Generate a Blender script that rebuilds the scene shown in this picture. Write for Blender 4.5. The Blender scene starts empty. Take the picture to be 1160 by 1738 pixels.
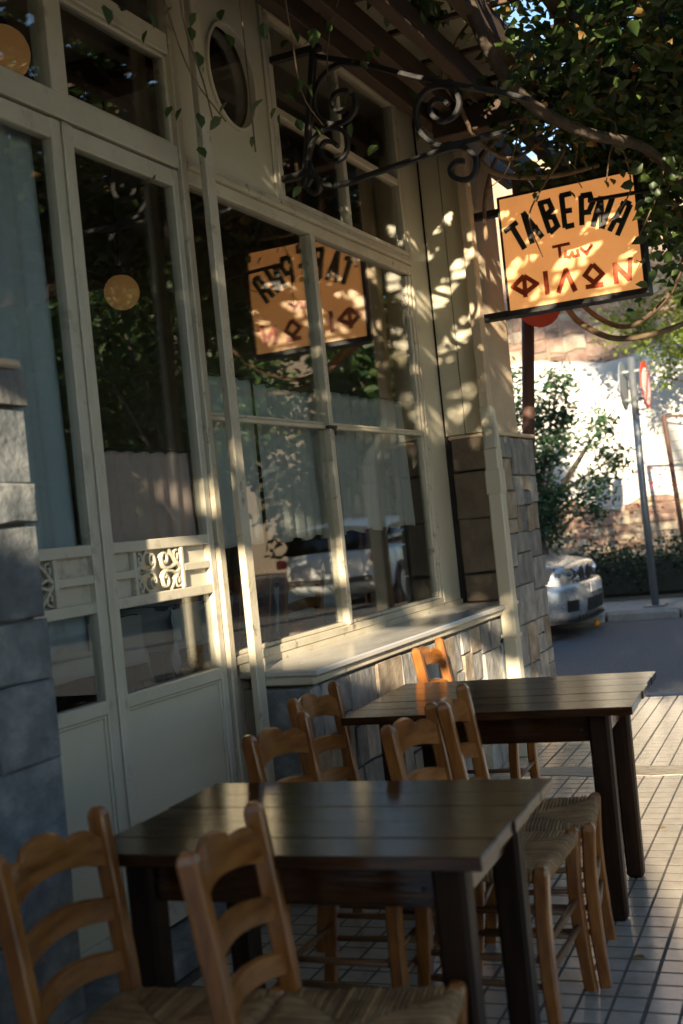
import bpy, bmesh, math, random
import numpy as np
from mathutils import Vector, Matrix

# ------------------------------------------------------------------ camera, sky, sun, exposure
sc = bpy.context.scene
col = sc.collection
R = math.radians
cam_d = bpy.data.cameras.new('camera')
cam_o = bpy.data.objects.new('camera', cam_d); col.objects.link(cam_o)
cam_d.sensor_fit = 'VERTICAL'; cam_d.sensor_height = 36.0; cam_d.lens = 41.8
cam_d.clip_start = 0.05; cam_d.clip_end = 500
cam_d.dof.use_dof = True; cam_d.dof.focus_distance = 5.4; cam_d.dof.aperture_fstop = 2.8
def aim(yaw, pitch, roll):
    fwd = Vector((-math.sin(yaw)*math.cos(pitch), math.cos(yaw)*math.cos(pitch), math.sin(pitch)))
    right = Vector((math.cos(yaw), math.sin(yaw), 0)); up = right.cross(fwd)
    r2 = right*math.cos(roll) - up*math.sin(roll); u2 = up*math.cos(roll) + right*math.sin(roll)
    return Matrix((r2, u2, -fwd)).transposed().to_4x4()
cam_o.matrix_world = Matrix.Translation((0, 0, 1.4)) @ aim(R(24.64), R(.73), R(5.77))
sc.camera = cam_o

SUN_DIR = Vector((-.305, .95, -.30)).normalized()          # the way the light travels: low sun behind the camera
wd = bpy.data.worlds.new('World'); sc.world = wd; wd.use_nodes = True
nt = wd.node_tree; bg = nt.nodes['Background']
sky = nt.nodes.new('ShaderNodeTexSky'); sky.sky_type = 'NISHITA'; sky.sun_disc = False
sky.sun_elevation = math.asin(-SUN_DIR.z); sky.sun_rotation = math.atan2(-SUN_DIR.x, -SUN_DIR.y)
sky.air_density = 1.0; sky.dust_density = .35; sky.ozone_density = 1.9
nt.links.new(sky.outputs[0], bg.inputs[0]); bg.inputs[1].default_value = .097
sun_d = bpy.data.lights.new('sun', 'SUN'); sun_d.energy = 5.0; sun_d.angle = R(.53); sun_d.color = (1, .83, .60)
sun_o = bpy.data.objects.new('sun', sun_d); col.objects.link(sun_o)
sun_o.rotation_euler = SUN_DIR.to_track_quat('-Z', 'Y').to_euler(); sun_o.location = (6, -12, 9)
sc.view_settings.view_transform = 'Standard'; sc.view_settings.look = 'None'
sc.view_settings.gamma = 1; sc.view_settings.use_curve_mapping = False
sc.view_settings.exposure = 1.7
sc.render.engine = 'CYCLES'
sc.cycles.use_denoising = True
sc.cycles.max_bounces = 8; sc.cycles.diffuse_bounces = 4; sc.cycles.glossy_bounces = 4
sc.cycles.transmission_bounces = 4; sc.cycles.transparent_max_bounces = 12
sc.cycles.caustics_reflective = False; sc.cycles.caustics_refractive = False
sc.cycles.sample_clamp_indirect = 6

rng = random.Random(7); nrg = np.random.default_rng(11)

# ------------------------------------------------------------------ mesh helpers
class MB:
    def __init__(s): s.v = []; s.f = []; s.mi = []
    def add(s, v, f, m=0):
        n = len(s.v); s.v += [tuple(p) for p in v]
        s.f += [tuple(i+n for i in q) for q in f]; s.mi += [m]*len(f); return s
    def box(s, x0, x1, y0, y1, z0, z1, b=0.0, m=0):
        if b <= 0:
            v = [(x, y, z) for x in (x0, x1) for y in (y0, y1) for z in (z0, z1)]
            return s.add(v, [(0,1,3,2),(4,6,7,5),(0,4,5,1),(2,3,7,6),(0,2,6,4),(1,5,7,3)], m)
        cx, cy, cz = (x0+x1)/2, (y0+y1)/2, (z0+z1)/2
        h = ((x1-x0)/2, (y1-y0)/2, (z1-z0)/2); b = min(b, min(h)*.9)
        v = []; idx = {}
        for sx in (-1, 1):
            for sy in (-1, 1):
                for sz in (-1, 1):
                    for a in range(3):
                        p = [sx*(h[0]-b), sy*(h[1]-b), sz*(h[2]-b)]; sg = (sx, sy, sz)
                        p[a] = sg[a]*h[a]; idx[(sx, sy, sz, a)] = len(v)
                        v.append((cx+p[0], cy+p[1], cz+p[2]))
        f = []
        for a in range(3):
            o1, o2 = [(1, 2), (2, 0), (0, 1)][a]
            for sg in (-1, 1):
                q = []
                for e1, e2 in ((-1,-1),(1,-1),(1,1),(-1,1)):
                    k = [0, 0, 0]; k[a] = sg; k[o1] = e1; k[o2] = e2; q.append(idx[(*k, a)])
                f.append(q if sg > 0 else q[::-1])
            for e1 in (-1, 1):
                for e2 in (-1, 1):
                    k0 = [0]*3; k1 = [0]*3
                    k0[a] = -1; k1[a] = 1; k0[o1] = k1[o1] = e1; k0[o2] = k1[o2] = e2
                    q = [idx[(*k0, o1)], idx[(*k1, o1)], idx[(*k1, o2)], idx[(*k0, o2)]]
                    f.append(q if e1*e2 > 0 else q[::-1])
        for sx in (-1, 1):
            for sy in (-1, 1):
                for sz in (-1, 1):
                    q = [idx[(sx, sy, sz, a)] for a in range(3)]
                    f.append(q if sx*sy*sz > 0 else q[::-1])
        return s.add(v, f, m)
    def tube(s, pts, r, n=8, cap=True, sq=None, m=0, up=None):
        """pts polyline, r radius or list; sq=(a,b): rectangular section half-sizes instead"""
        P = [Vector(p) for p in pts]; k = len(P)
        rr = r if isinstance(r, (list, tuple)) else [r]*k
        T = []
        for i in range(k):
            t = (P[min(i+1, k-1)]-P[max(i-1, 0)]); T.append(t.normalized() if t.length > 1e-9 else Vector((0, 0, 1)))
        u = Vector(up) if up else (Vector((0, 0, 1)) if abs(T[0].z) < .9 else Vector((1, 0, 0)))
        base = len(s.v)
        for i in range(k):
            t = T[i]; w = (u - t*u.dot(t))
            w = w.normalized() if w.length > 1e-6 else t.orthogonal().normalized()
            b = t.cross(w); u = w if not up else Vector(up)
            if sq:
                a_, b_ = sq; g = rr[i]
                c_ = .28*min(a_, b_)
                for e1, e2 in ((-a_,-b_+c_),(-a_+c_,-b_),(a_-c_,-b_),(a_,-b_+c_),(a_,b_-c_),(a_-c_,b_),(-a_+c_,b_),(-a_,b_-c_)): s.v.append(tuple(P[i]+w*(e1*g)+b*(e2*g)))
            else:
                for j in range(n):
                    an = 2*math.pi*j/n; s.v.append(tuple(P[i]+w*(rr[i]*math.cos(an))+b*(rr[i]*math.sin(an))))
        n = 8 if sq else n
        fs = []
        for i in range(k-1):
            for j in range(n):
                fs.append((base+i*n+j, base+i*n+(j+1) % n, base+(i+1)*n+(j+1) % n, base+(i+1)*n+j))
        if cap:
            fs.append(tuple(base+j for j in range(n))[::-1]); fs.append(tuple(base+(k-1)*n+j for j in range(n)))
        s.f += fs; s.mi += [m]*len(fs); return s
    def prism(s, poly, fn, d0, d1, m=0):
        """poly (a,b) closed outline, fn(a,b,d) -> xyz, extruded d0..d1"""
        n = len(poly); v = [fn(a, b, d0) for a, b in poly]+[fn(a, b, d1) for a, b in poly]
        f = [tuple(range(n))[::-1], tuple(range(n, 2*n))]+[(i, (i+1) % n, n+(i+1) % n, n+i) for i in range(n)]
        return s.add(v, f, m)
    def disc(s, c, nrm, r, t, n=24, m=0):
        nv = Vector(nrm).normalized(); c = Vector(c)
        return s.tube([c-nv*t/2, c+nv*t/2], r, n, m=m)
    def ball(s, c, r, seg=14, ring=9, sc=(1, 1, 1), m=0):
        v = [(c[0], c[1], c[2]+r*sc[2])]; f = []
        for i in range(1, ring):
            a = math.pi*i/ring
            for j in range(seg):
                b = 2*math.pi*j/seg
                v.append((c[0]+r*sc[0]*math.sin(a)*math.cos(b), c[1]+r*sc[1]*math.sin(a)*math.sin(b), c[2]+r*sc[2]*math.cos(a)))
        v.append((c[0], c[1], c[2]-r*sc[2])); L = len(v)-1
        for j in range(seg):
            f.append((0, 1+j, 1+(j+1) % seg)); f.append((L, L-seg+(j+1) % seg, L-seg+j))
        for i in range(ring-2):
            for j in range(seg):
                a = 1+i*seg+j; b = 1+i*seg+(j+1) % seg; f.append((a, a+seg, b+seg, b))
        return s.add(v, f, m)

WL = {}
def wl(o): return WL.get(o.name, Vector((0, 0, 0))) if o else Vector((0, 0, 0))
def put(name, mb, mat, parent=None, centre=False, smooth=False, mods=None):
    """links the collected shape as ONE mesh object; verts are in world space (or the parent's space when it is a prototype)"""
    me = bpy.data.meshes.new(name)
    org = wl(parent)
    if centre and mb.v:
        a = np.array(mb.v); org = Vector(((a.min(0)+a.max(0))/2).tolist())
    ov = np.array(mb.v, dtype=float)-np.array(org[:])
    me.from_pydata(ov.tolist(), [], mb.f)
    mats = mat if isinstance(mat, (list, tuple)) else [mat]
    for m in mats: me.materials.append(m)
    if len(mats) > 1: me.polygons.foreach_set('material_index', mb.mi)
    if smooth: me.polygons.foreach_set('use_smooth', [True]*len(me.polygons))
    me.update()
    o = bpy.data.objects.new(name, me); col.objects.link(o)
    if parent: o.parent = parent
    o.location = org - wl(parent)
    WL[o.name] = Vector(org)
    return o
def thing(name, label, cat, loc=(0, 0, 0), rz=0, group=None):
    o = bpy.data.objects.new(name, None); col.objects.link(o); o.empty_display_size = .1
    o.location = loc; o.rotation_euler = (0, 0, rz); WL[o.name] = Vector(loc)
    tag(o, label, cat, group); return o
def tag(o, label, cat, group=None, kind=None):
    o['label'] = label; o['category'] = cat
    if group: o['group'] = group
    if kind: o['kind'] = kind
    return o
def struct(o, label=None, cat=None, kind='structure'):
    o['kind'] = kind
    if label: o['label'] = label
    if cat: o['category'] = cat
    return o
def part_group(name, parent, loc=None):
    o = bpy.data.objects.new(name, None); col.objects.link(o); o.empty_display_size = .05
    o.parent = parent; L = Vector(loc) if loc is not None else wl(parent)
    o.location = L - wl(parent); WL[o.name] = L; return o
def copy_tree(src, loc, rz, label, group=None):
    r = src.copy(); col.objects.link(r); r.location = loc; r.rotation_euler = (0, 0, rz); WL[r.name] = Vector(loc)
    r['label'] = label
    if group: r['group'] = group
    for ch in src.children:
        c = ch.copy(); col.objects.link(c); c.parent = r
        for g in ch.children:
            d = g.copy(); col.objects.link(d); d.parent = c
    return r
def bz(points, n=8):
    """smooth curve through the points (Catmull-Rom)"""
    P = [Vector(p) for p in points]; out = []
    for i in range(len(P)-1):
        a = P[max(i-1, 0)]; b = P[i]; c = P[i+1]; d = P[min(i+2, len(P)-1)]
        for k in range(n):
            t = k/n
            out.append(.5*((2*b)+(c-a)*t+(2*a-5*b+4*c-d)*t*t+(3*b-a-3*c+d)*t**3))
    out.append(P[-1]); return out

# ------------------------------------------------------------------ materials
def nodes(name):
    m = bpy.data.materials.new(name); m.use_nodes = True
    return m, m.node_tree, m.node_tree.nodes['Principled BSDF']
def lnk(t, a, b): t.links.new(a, b)
def pmat(name, cols, scale=6, rough=(.45, .65), bump=.15, bscale=40, stretch=(1, 1, 1), metallic=0, coat=0, spec=.5, rand=True,
         detail=6, dirt=None, tint=0.0, island=False):
    """procedural surface: noise colour ramp, rough variation, fine relief; cols = [(pos, rgb), ...]"""
    m, t, b = nodes(name); N = t.nodes.new
    tc = N('ShaderNodeTexCoord'); mp = N('ShaderNodeMapping'); mp.inputs['Scale'].default_value = stretch
    if rand:
        oi = N('ShaderNodeObjectInfo'); mu = N('ShaderNodeMath'); mu.operation = 'MULTIPLY'; mu.inputs[1].default_value = 37
        lnk(t, oi.outputs['Random'], mu.inputs[0]); cb = N('ShaderNodeCombineXYZ')
        for i in range(3): lnk(t, mu.outputs[0], cb.inputs[i])
        va = N('ShaderNodeVectorMath'); lnk(t, tc.outputs['Object'], va.inputs[0]); lnk(t, cb.outputs[0], va.inputs[1])
        lnk(t, va.outputs[0], mp.inputs['Vector'])
    else: lnk(t, tc.outputs['Object'], mp.inputs['Vector'])
    n1 = N('ShaderNodeTexNoise'); n1.inputs['Scale'].default_value = scale; n1.inputs['Detail'].default_value = detail
    n1.inputs['Roughness'].default_value = .62; lnk(t, mp.outputs[0], n1.inputs['Vector'])
    cr = N('ShaderNodeValToRGB'); lnk(t, n1.outputs['Fac'], cr.inputs[0])
    e = cr.color_ramp.elements
    while len(e) < len(cols): e.new(.5)
    for i, (p, c) in enumerate(cols): e[i].position = p; e[i].color = (*c, 1)
    out = cr.outputs[0]
    if tint:
        hs = N('ShaderNodeHueSaturation'); mr = N('ShaderNodeMapRange'); mr.inputs[3].default_value = 1-tint; mr.inputs[4].default_value = 1+tint
        if island: g = N('ShaderNodeNewGeometry'); lnk(t, g.outputs['Random Per Island'], mr.inputs[0])
        else: oi2 = N('ShaderNodeObjectInfo'); lnk(t, oi2.outputs['Random'], mr.inputs[0])
        lnk(t, mr.outputs[0], hs.inputs['Value']); lnk(t, out, hs.inputs['Color']); out = hs.outputs[0]
    if dirt:
        dcol, dscale, lo, hi = dirt
        n3 = N('ShaderNodeTexNoise'); n3.inputs['Scale'].default_value = dscale; n3.inputs['Detail'].default_value = 8
        n3.inputs['Roughness'].default_value = .7
        lnk(t, mp.outputs[0], n3.inputs['Vector']); r3 = N('ShaderNodeMapRange'); r3.inputs[1].default_value = lo; r3.inputs[2].default_value = hi
        lnk(t, n3.outputs['Fac'], r3.inputs[0]); mx = N('ShaderNodeMixRGB'); mx.inputs[2].default_value = (*dcol, 1)
        lnk(t, r3.outputs[0], mx.inputs[0]); lnk(t, out, mx.inputs[1]); out = mx.outputs[0]
    lnk(t, out, b.inputs['Base Color'])
    n2 = N('ShaderNodeTexNoise'); n2.inputs['Scale'].default_value = bscale; n2.inputs['Detail'].default_value = 5
    lnk(t, mp.outputs[0], n2.inputs['Vector'])
    mr2 = N('ShaderNodeMapRange'); mr2.inputs[1].default_value = .3; mr2.inputs[2].default_value = .7
    mr2.inputs[3].default_value = rough[0]; mr2.inputs[4].default_value = rough[1]
    lnk(t, n1.outputs['Fac'], mr2.inputs[0]); lnk(t, mr2.outputs[0], b.inputs['Roughness'])
    if bump:
        bp = N('ShaderNodeBump'); bp.inputs['Strength'].default_value = bump; bp.inputs['Distance'].default_value = .01
        lnk(t, n2.outputs['Fac'], bp.inputs['Height']); lnk(t, bp.outputs[0], b.inputs['Normal'])
    b.inputs['Metallic'].default_value = metallic; b.inputs['Coat Weight'].default_value = coat
    b.inputs['Coat Roughness'].default_value = .16; b.inputs['Specular IOR Level'].default_value = spec
    return m
def glassmat(name, tint=(.93, .96, .95), boost=1.0, rough=.0):
    m, t, b = nodes(name); N = t.nodes.new; t.nodes.remove(b); out = t.nodes['Material Output']
    g = N('ShaderNodeNewGeometry'); fr = N('ShaderNodeFresnel')
    mi = N('ShaderNodeMapRange'); mi.inputs[3].default_value = 1.52; mi.inputs[4].default_value = 1/1.52
    lnk(t, g.outputs['Backfacing'], mi.inputs[0]); lnk(t, mi.outputs[0], fr.inputs['IOR'])
    mu = N('ShaderNodeMath'); mu.operation = 'MULTIPLY'; mu.inputs[1].default_value = boost; mu.use_clamp = True
    lnk(t, fr.outputs[0], mu.inputs[0])
    tr = N('ShaderNodeBsdfTransparent'); tr.inputs[0].default_value = (*tint, 1)
    gl = N('ShaderNodeBsdfGlossy'); gl.inputs['Roughness'].default_value = rough
    tc = N('ShaderNodeTexCoord'); n = N('ShaderNodeTexNoise'); n.inputs['Scale'].default_value = 1.6; lnk(t, tc.outputs['Object'], n.inputs['Vector'])
    bp = N('ShaderNodeBump'); bp.inputs['Strength'].default_value = .03; bp.inputs['Distance'].default_value = .02
    lnk(t, n.outputs['Fac'], bp.inputs['Height']); lnk(t, bp.outputs[0], gl.inputs['Normal'])
    mx = N('ShaderNodeMixShader'); lnk(t, mu.outputs[0], mx.inputs[0]); lnk(t, tr.outputs[0], mx.inputs[1]); lnk(t, gl.outputs[0], mx.inputs[2])
    lnk(t, mx.outputs[0], out.inputs[0]); return m
def leafmat(name, ca, cb, cc=None, trans=.35, rough=.45):
    m, t, b = nodes(name); N = t.nodes.new; out = t.nodes['Material Output']
    g = N('ShaderNodeNewGeometry'); cr = N('ShaderNodeValToRGB'); lnk(t, g.outputs['Random Per Island'], cr.inputs[0])
    e = cr.color_ramp.elements; e[0].color = (*ca, 1); e[1].color = (*cb, 1)
    if cc: x = e.new(.93); x.color = (*cc, 1); e[1].position = .9 if False else e[1].position
    tc = N('ShaderNodeTexCoord'); n = N('ShaderNodeTexNoise'); n.inputs['Scale'].default_value = 25; lnk(t, tc.outputs['Object'], n.inputs['Vector'])
    hs = N('ShaderNodeHueSaturation'); mr = N('ShaderNodeMapRange'); mr.inputs[3].default_value = .65; mr.inputs[4].default_value = 1.35
    lnk(t, n.outputs['Fac'], mr.inputs[0]); lnk(t, mr.outputs[0], hs.inputs['Value']); lnk(t, cr.outputs[0], hs.inputs['Color'])
    lnk(t, hs.outputs[0], b.inputs['Base Color']); b.inputs['Roughness'].default_value = rough
    tl = N('ShaderNodeBsdfTranslucent'); h2 = N('ShaderNodeHueSaturation'); h2.inputs['Saturation'].default_value = 1.15; h2.inputs['Value'].default_value = 1.5
    lnk(t, hs.outputs[0], h2.inputs['Color']); lnk(t, h2.outputs[0], tl.inputs[0])
    mx = N('ShaderNodeMixShader'); mx.inputs[0].default_value = trans
    lnk(t, b.outputs[0], mx.inputs[1]); lnk(t, tl.outputs[0], mx.inputs[2]); lnk(t, mx.outputs[0], out.inputs[0]); return m
def clothmat(name, c, trans=.3, weave=220):
    m, t, b = nodes(name); N = t.nodes.new; out = t.nodes['Material Output']
    tc = N('ShaderNodeTexCoord'); n = N('ShaderNodeTexNoise'); n.inputs['Scale'].default_value = 9; n.inputs['Detail'].default_value = 5
    lnk(t, tc.outputs['Object'], n.inputs['Vector'])
    cr = N('ShaderNodeValToRGB'); cr.color_ramp.elements[0].color = (*[x*.85 for x in c], 1); cr.color_ramp.elements[1].color = (*c, 1)
    lnk(t, n.outputs['Fac'], cr.inputs[0]); lnk(t, cr.outputs[0], b.inputs['Base Color']); b.inputs['Roughness'].default_value = .9
    n2 = N('ShaderNodeTexNoise'); n2.inputs['Scale'].default_value = weave; lnk(t, tc.outputs['Object'], n2.inputs['Vector'])
    bp = N('ShaderNodeBump'); bp.inputs['Strength'].default_value = .15; bp.inputs['Distance'].default_value = .002
    lnk(t, n2.outputs['Fac'], bp.inputs['Height']); lnk(t, bp.outputs[0], b.inputs['Normal'])
    tl = N('ShaderNodeBsdfTranslucent'); lnk(t, cr.outputs[0], tl.inputs[0])
    mx = N('ShaderNodeMixShader'); mx.inputs[0].default_value = trans
    lnk(t, b.outputs[0], mx.inputs[1]); lnk(t, tl.outputs[0], mx.inputs[2]); lnk(t, mx.outputs[0], out.inputs[0]); return m

M = {}
M['cream'] = pmat('cream_paint', [(.3, (.47, .43, .33)), (.6, (.56, .52, .41))], 3, (.32, .5), .12, 60, dirt=((.17, .135, .09), 8, .56, .82))
M['cream_worn'] = pmat('worn_cream_paint', [(.3, (.43, .38, .27)), (.6, (.55, .50, .38))], 5, (.35, .55), .2, 50, dirt=((.10, .07, .045), 14, .57, .72))
M['cream_panel'] = pmat('cream_panel_paint', [(.3, (.50, .46, .34)), (.7, (.55, .51, .39))], 2, (.4, .55), .05, 80)
M['plaster'] = pmat('ochre_plaster', [(.3, (.50, .39, .26)), (.65, (.60, .48, .33))], 2.5, (.75, .9), .5, 55, dirt=((.30, .22, .14), 4, .6, .8))
M['stone'] = pmat('grey_cladding_stone', [(.28, (.10, .10, .10)), (.5, (.235, .23, .215)), (.70, (.38, .35, .30))], 11, (.6, .85), .8, 30, stretch=(1, 1, .6), tint=.28)
M['stone_warm'] = pmat('brown_cladding_stone', [(.28, (.13, .10, .07)), (.5, (.26, .21, .15)), (.72, (.40, .335, .26))], 10, (.6, .85), .55, 26, tint=.22)
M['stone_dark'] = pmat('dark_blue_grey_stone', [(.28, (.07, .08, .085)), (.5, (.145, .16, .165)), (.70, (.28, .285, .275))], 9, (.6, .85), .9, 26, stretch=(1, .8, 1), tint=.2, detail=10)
M['mortar'] = pmat('mortar', [(.3, (.20, .18, .15)), (.7, (.30, .27, .22))], 10, (.85, .95), .5, 60)
M['marble'] = pmat('white_marble', [(.3, (.40, .385, .35)), (.62, (.54, .525, .48))], 2.5, (.16, .3), .03, 30, stretch=(3, .6, 1), detail=9)
M['tile'] = pmat('pavement_slab', [(.3, (.38, .335, .27)), (.65, (.49, .445, .365))], 9, (.15, .27), .06, 70, dirt=((.17, .14, .105), 7, .6, .82), tint=.1, coat=.45)
M['grout'] = pmat('dark_grout', [(.3, (.07, .06, .05)), (.7, (.13, .115, .095))], 20, (.8, .95), .3, 60)
M['cement'] = pmat('cement_patch', [(.3, (.28, .24, .18)), (.7, (.40, .35, .27))], 7, (.55, .8), .8, 25, dirt=((.13, .11, .09), 11, .58, .75))
M['asphalt'] = pmat('asphalt', [(.32, (.06, .062, .066)), (.5, (.105, .107, .110)), (.68, (.18, .178, .174))], 45, (.75, .9), .7, 140, dirt=((.11, .105, .10), 2, .55, .8))
M['kerb'] = pmat('kerb_concrete', [(.3, (.22, .21, .19)), (.7, (.34, .32, .29))], 6, (.75, .9), .5, 50, dirt=((.10, .09, .08), 5, .55, .8))
M['table'] = pmat('dark_varnished_wood', [(.3, (.016, .0062, .0024)), (.52, (.042, .0165, .0062)), (.75, (.085, .036, .0135))], 3.2, (.07, .17), .07, 9, stretch=(1.2, 14, 14), tint=.15, detail=8, spec=.28, dirt=((.10, .06, .032), 6, .66, .9))
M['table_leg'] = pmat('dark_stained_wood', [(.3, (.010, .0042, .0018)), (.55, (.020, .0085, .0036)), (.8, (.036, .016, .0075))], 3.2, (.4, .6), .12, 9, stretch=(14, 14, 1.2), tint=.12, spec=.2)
M['chair'] = pmat('honey_varnished_wood', [(.28, (.10, .030, .005)), (.5, (.225, .078, .0135)), (.75, (.34, .135, .028))], 3.5, (.28, .42), .06, 9, stretch=(9, 9, 1.6), tint=.12, coat=.35, dirt=((.09, .035, .012), 8, .6, .85))
M['slat'] = pmat('honey_varnished_slat', [(.28, (.105, .032, .0055)), (.5, (.23, .081, .0145)), (.75, (.345, .14, .030))], 3.5, (.28, .42), .06, 9, stretch=(9, 1.4, 12), tint=.12, coat=.35, dirt=((.09, .035, .012), 8, .6, .85))
M['rod'] = pmat('thin_wood_rod', [(.3, (.10, .045, .018)), (.7, (.20, .10, .042))], 6, (.35, .5), .08, 20)
M['rush'] = pmat('woven_rush', [(.25, (.13, .062, .022)), (.5, (.29, .16, .062)), (.8, (.43, .275, .12))], 16, (.55, .75), .4, 60, tint=.3, island=True)
M['iron'] = pmat('black_wrought_iron', [(.3, (.012, .012, .013)), (.7, (.026, .025, .024))], 20, (.45, .65), .25, 60, metallic=.3)
M['beam'] = pmat('dark_pergola_wood', [(.3, (.035, .020, .012)), (.6, (.075, .042, .024)), (.8, (.11, .07, .04))], 4, (.6, .8), .4, 20, stretch=(10, 1, 10), tint=.2)
M['bark'] = pmat('vine_bark', [(.3, (.10, .065, .038)), (.55, (.20, .135, .08)), (.8, (.30, .22, .14))], 12, (.75, .9), .8, 30, stretch=(1, 1, 1))
M['vinewood'] = pmat('dark_old_vine', [(.3, (.03, .022, .015)), (.55, (.065, .048, .034)), (.8, (.11, .085, .06))], 12, (.8, .95), 1.0, 26)
M['trunk'] = pmat('tree_bark', [(.3, (.055, .042, .03)), (.7, (.14, .11, .08))], 9, (.8, .95), .9, 22)
M['glass'] = glassmat('window_glass', boost=1.8)
M['glass_dark'] = glassmat('dark_glass', (.12, .13, .14), 1.2)
M['black'] = pmat('black_gap_shade', [(.3, (.008, .008, .008)), (.7, (.014, .013, .012))], 9, (.7, .9), 0, 20)  # black that stands for the shade in the column gaps
M['vine'] = leafmat('vine_leaf', (.018, .045, .012), (.075, .12, .028), trans=.32)
M['dry'] = leafmat('dry_vine_leaf', (.20, .10, .035), (.30, .20, .06), trans=.3)
M['citrus'] = leafmat('citrus_leaf', (.018, .055, .030), (.06, .12, .05), trans=.28, rough=.32)
M['citrus_y'] = leafmat('citrus_leaf_light', (.07, .12, .025), (.22, .26, .05), trans=.4, rough=.35)
M['hedge'] = leafmat('hedge_leaf', (.012, .038, .018), (.045, .085, .034), trans=.22)
M['street_leaf'] = leafmat('street_tree_leaf', (.02, .055, .018), (.09, .14, .035), trans=.35)
M['orange'] = pmat('orange_peel', [(.3, (.70, .24, .012)), (.7, (.82, .36, .03))], 8, (.35, .5), .2, 90)
M['curtain_blue'] = clothmat('pale_blue_sheer', (.70, .76, .80), .35)
M['curtain_pink'] = clothmat('dusty_pink_cotton', (.76, .56, .50), .3)
M['curtain_white'] = clothmat('grey_white_voile', (.82, .81, .78), .4)
M['cloth'] = clothmat('white_tablecloth', (.62, .60, .57), .1)
M['inwall'] = pmat('brown_interior_wall', [(.3, (.16, .115, .075)), (.7, (.22, .16, .11))], 2, (.7, .9), .1, 30)
M['inceil'] = pmat('interior_ceiling', [(.3, (.26, .21, .16)), (.7, (.32, .27, .21))], 2, (.8, .9), .1, 30)
M['infloor'] = pmat('interior_floor', [(.3, (.10, .07, .045)), (.7, (.16, .115, .075))], 4, (.3, .5), .1, 30)
def emis(name, c, s):
    m, t, b = nodes(name); b.inputs['Base Color'].default_value = (*c, 1); b.inputs['Emission Color'].default_value = (*c, 1)
    b.inputs['Emission Strength'].default_value = s; b.inputs['Roughness'].default_value = .3; return m
M['globe'] = emis('lit_amber_globe', (.50, .24, .08), .065)
def signmat():
    m, t, b = nodes('amber_acrylic'); N = t.nodes.new; out = t.nodes['Material Output']
    tc = N('ShaderNodeTexCoord'); n = N('ShaderNodeTexNoise'); n.inputs['Scale'].default_value = 7; n.inputs['Detail'].default_value = 7
    lnk(t, tc.outputs['Object'], n.inputs['Vector']); cr = N('ShaderNodeValToRGB')
    cr.color_ramp.elements[0].position = .3; cr.color_ramp.elements[0].color = (.80, .50, .22, 1); cr.color_ramp.elements[1].position = .6; cr.color_ramp.elements[1].color = (.88, .60, .30, 1)
    lnk(t, n.outputs['Fac'], cr.inputs[0]); lnk(t, cr.outputs[0], b.inputs['Base Color']); b.inputs['Roughness'].default_value = .3
    tl = N('ShaderNodeBsdfTranslucent'); lnk(t, cr.outputs[0], tl.inputs[0]); mx = N('ShaderNodeMixShader'); mx.inputs[0].default_value = .25
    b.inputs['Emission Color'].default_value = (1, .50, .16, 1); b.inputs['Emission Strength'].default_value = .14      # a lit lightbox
    lnk(t, b.outputs[0], mx.inputs[1]); lnk(t, tl.outputs[0], mx.inputs[2]); lnk(t, mx.outputs[0], out.inputs[0]); return m
M['sign'] = signmat()
M['letter_black'] = pmat('faded_black_lettering', [(.35, (.012, .012, .012)), (.7, (.035, .034, .033))], 14, (.35, .5), .05, 40)
M['letter_red'] = pmat('red_brown_lettering', [(.3, (.36, .035, .008)), (.7, (.52, .08, .014))], 14, (.35, .5), .05, 40)
def plain(name, c, r=.5, metallic=0, coat=0, var=.12):
    return pmat(name, [(.3, tuple(x*(1-var) for x in c)), (.7, tuple(min(1, x*(1+var)) for x in c))], 8, (r*.85, min(1, r*1.15)), .05, 60, metallic=metallic, coat=coat)

# ------------------------------------------------------------------ ground, pavements, road
ROAD = -.10
struct(put('ground', MB().box(-120, 120, -120, 160, -1.2, -.16), M['asphalt']))
struct(put('road', MB().add([(-60, 8.62, ROAD), (60, 8.62, ROAD), (60, 14.72, ROAD), (-60, 14.72, ROAD)], [(0, 1, 2, 3)])
           .add([(2.95, -60, ROAD+.004), (9.0, -60, ROAD+.004), (9.0, 60, ROAD+.004), (2.95, 60, ROAD+.004)], [(0, 1, 2, 3)]), M['asphalt']))
pav = struct(put('pavement', MB().box(-2.9, 2.8, -14, 8.47, -.13, -.0003), M['grout']))
SL = .475; NC = 5
def slab_mesh():
    mb = MB(); c = SL/NC
    for i in range(NC):
        for j in range(NC):
            x0 = -SL/2+i*c; y0 = -SL/2+j*c
            gx0 = .0036+(.0016 if i == 0 else 0); gx1 = .0036+(.0016 if i == NC-1 else 0); gy = .0046; e = .0035
            xa, xb, ya, yb = x0+gx0, x0+c-gx1, y0+gy, y0+c-gy
            mb.add([(xa, ya, -.012), (xb, ya, -.012), (xb, yb, -.012), (xa, yb, -.012), (xa+e*.3, ya+.0004, 0), (xb-e*.3, ya+.0004, 0), (xb-e*.3, yb-.0012, 0), (xa+e*.3, yb-.0012, 0)],
                   [(4, 5, 6, 7), (0, 1, 5, 4), (1, 2, 6, 5), (2, 3, 7, 6), (3, 0, 4, 7)])
    return mb
s0 = None; th = R(2.7); cr_, sr_ = math.cos(th), math.sin(th)
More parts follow.
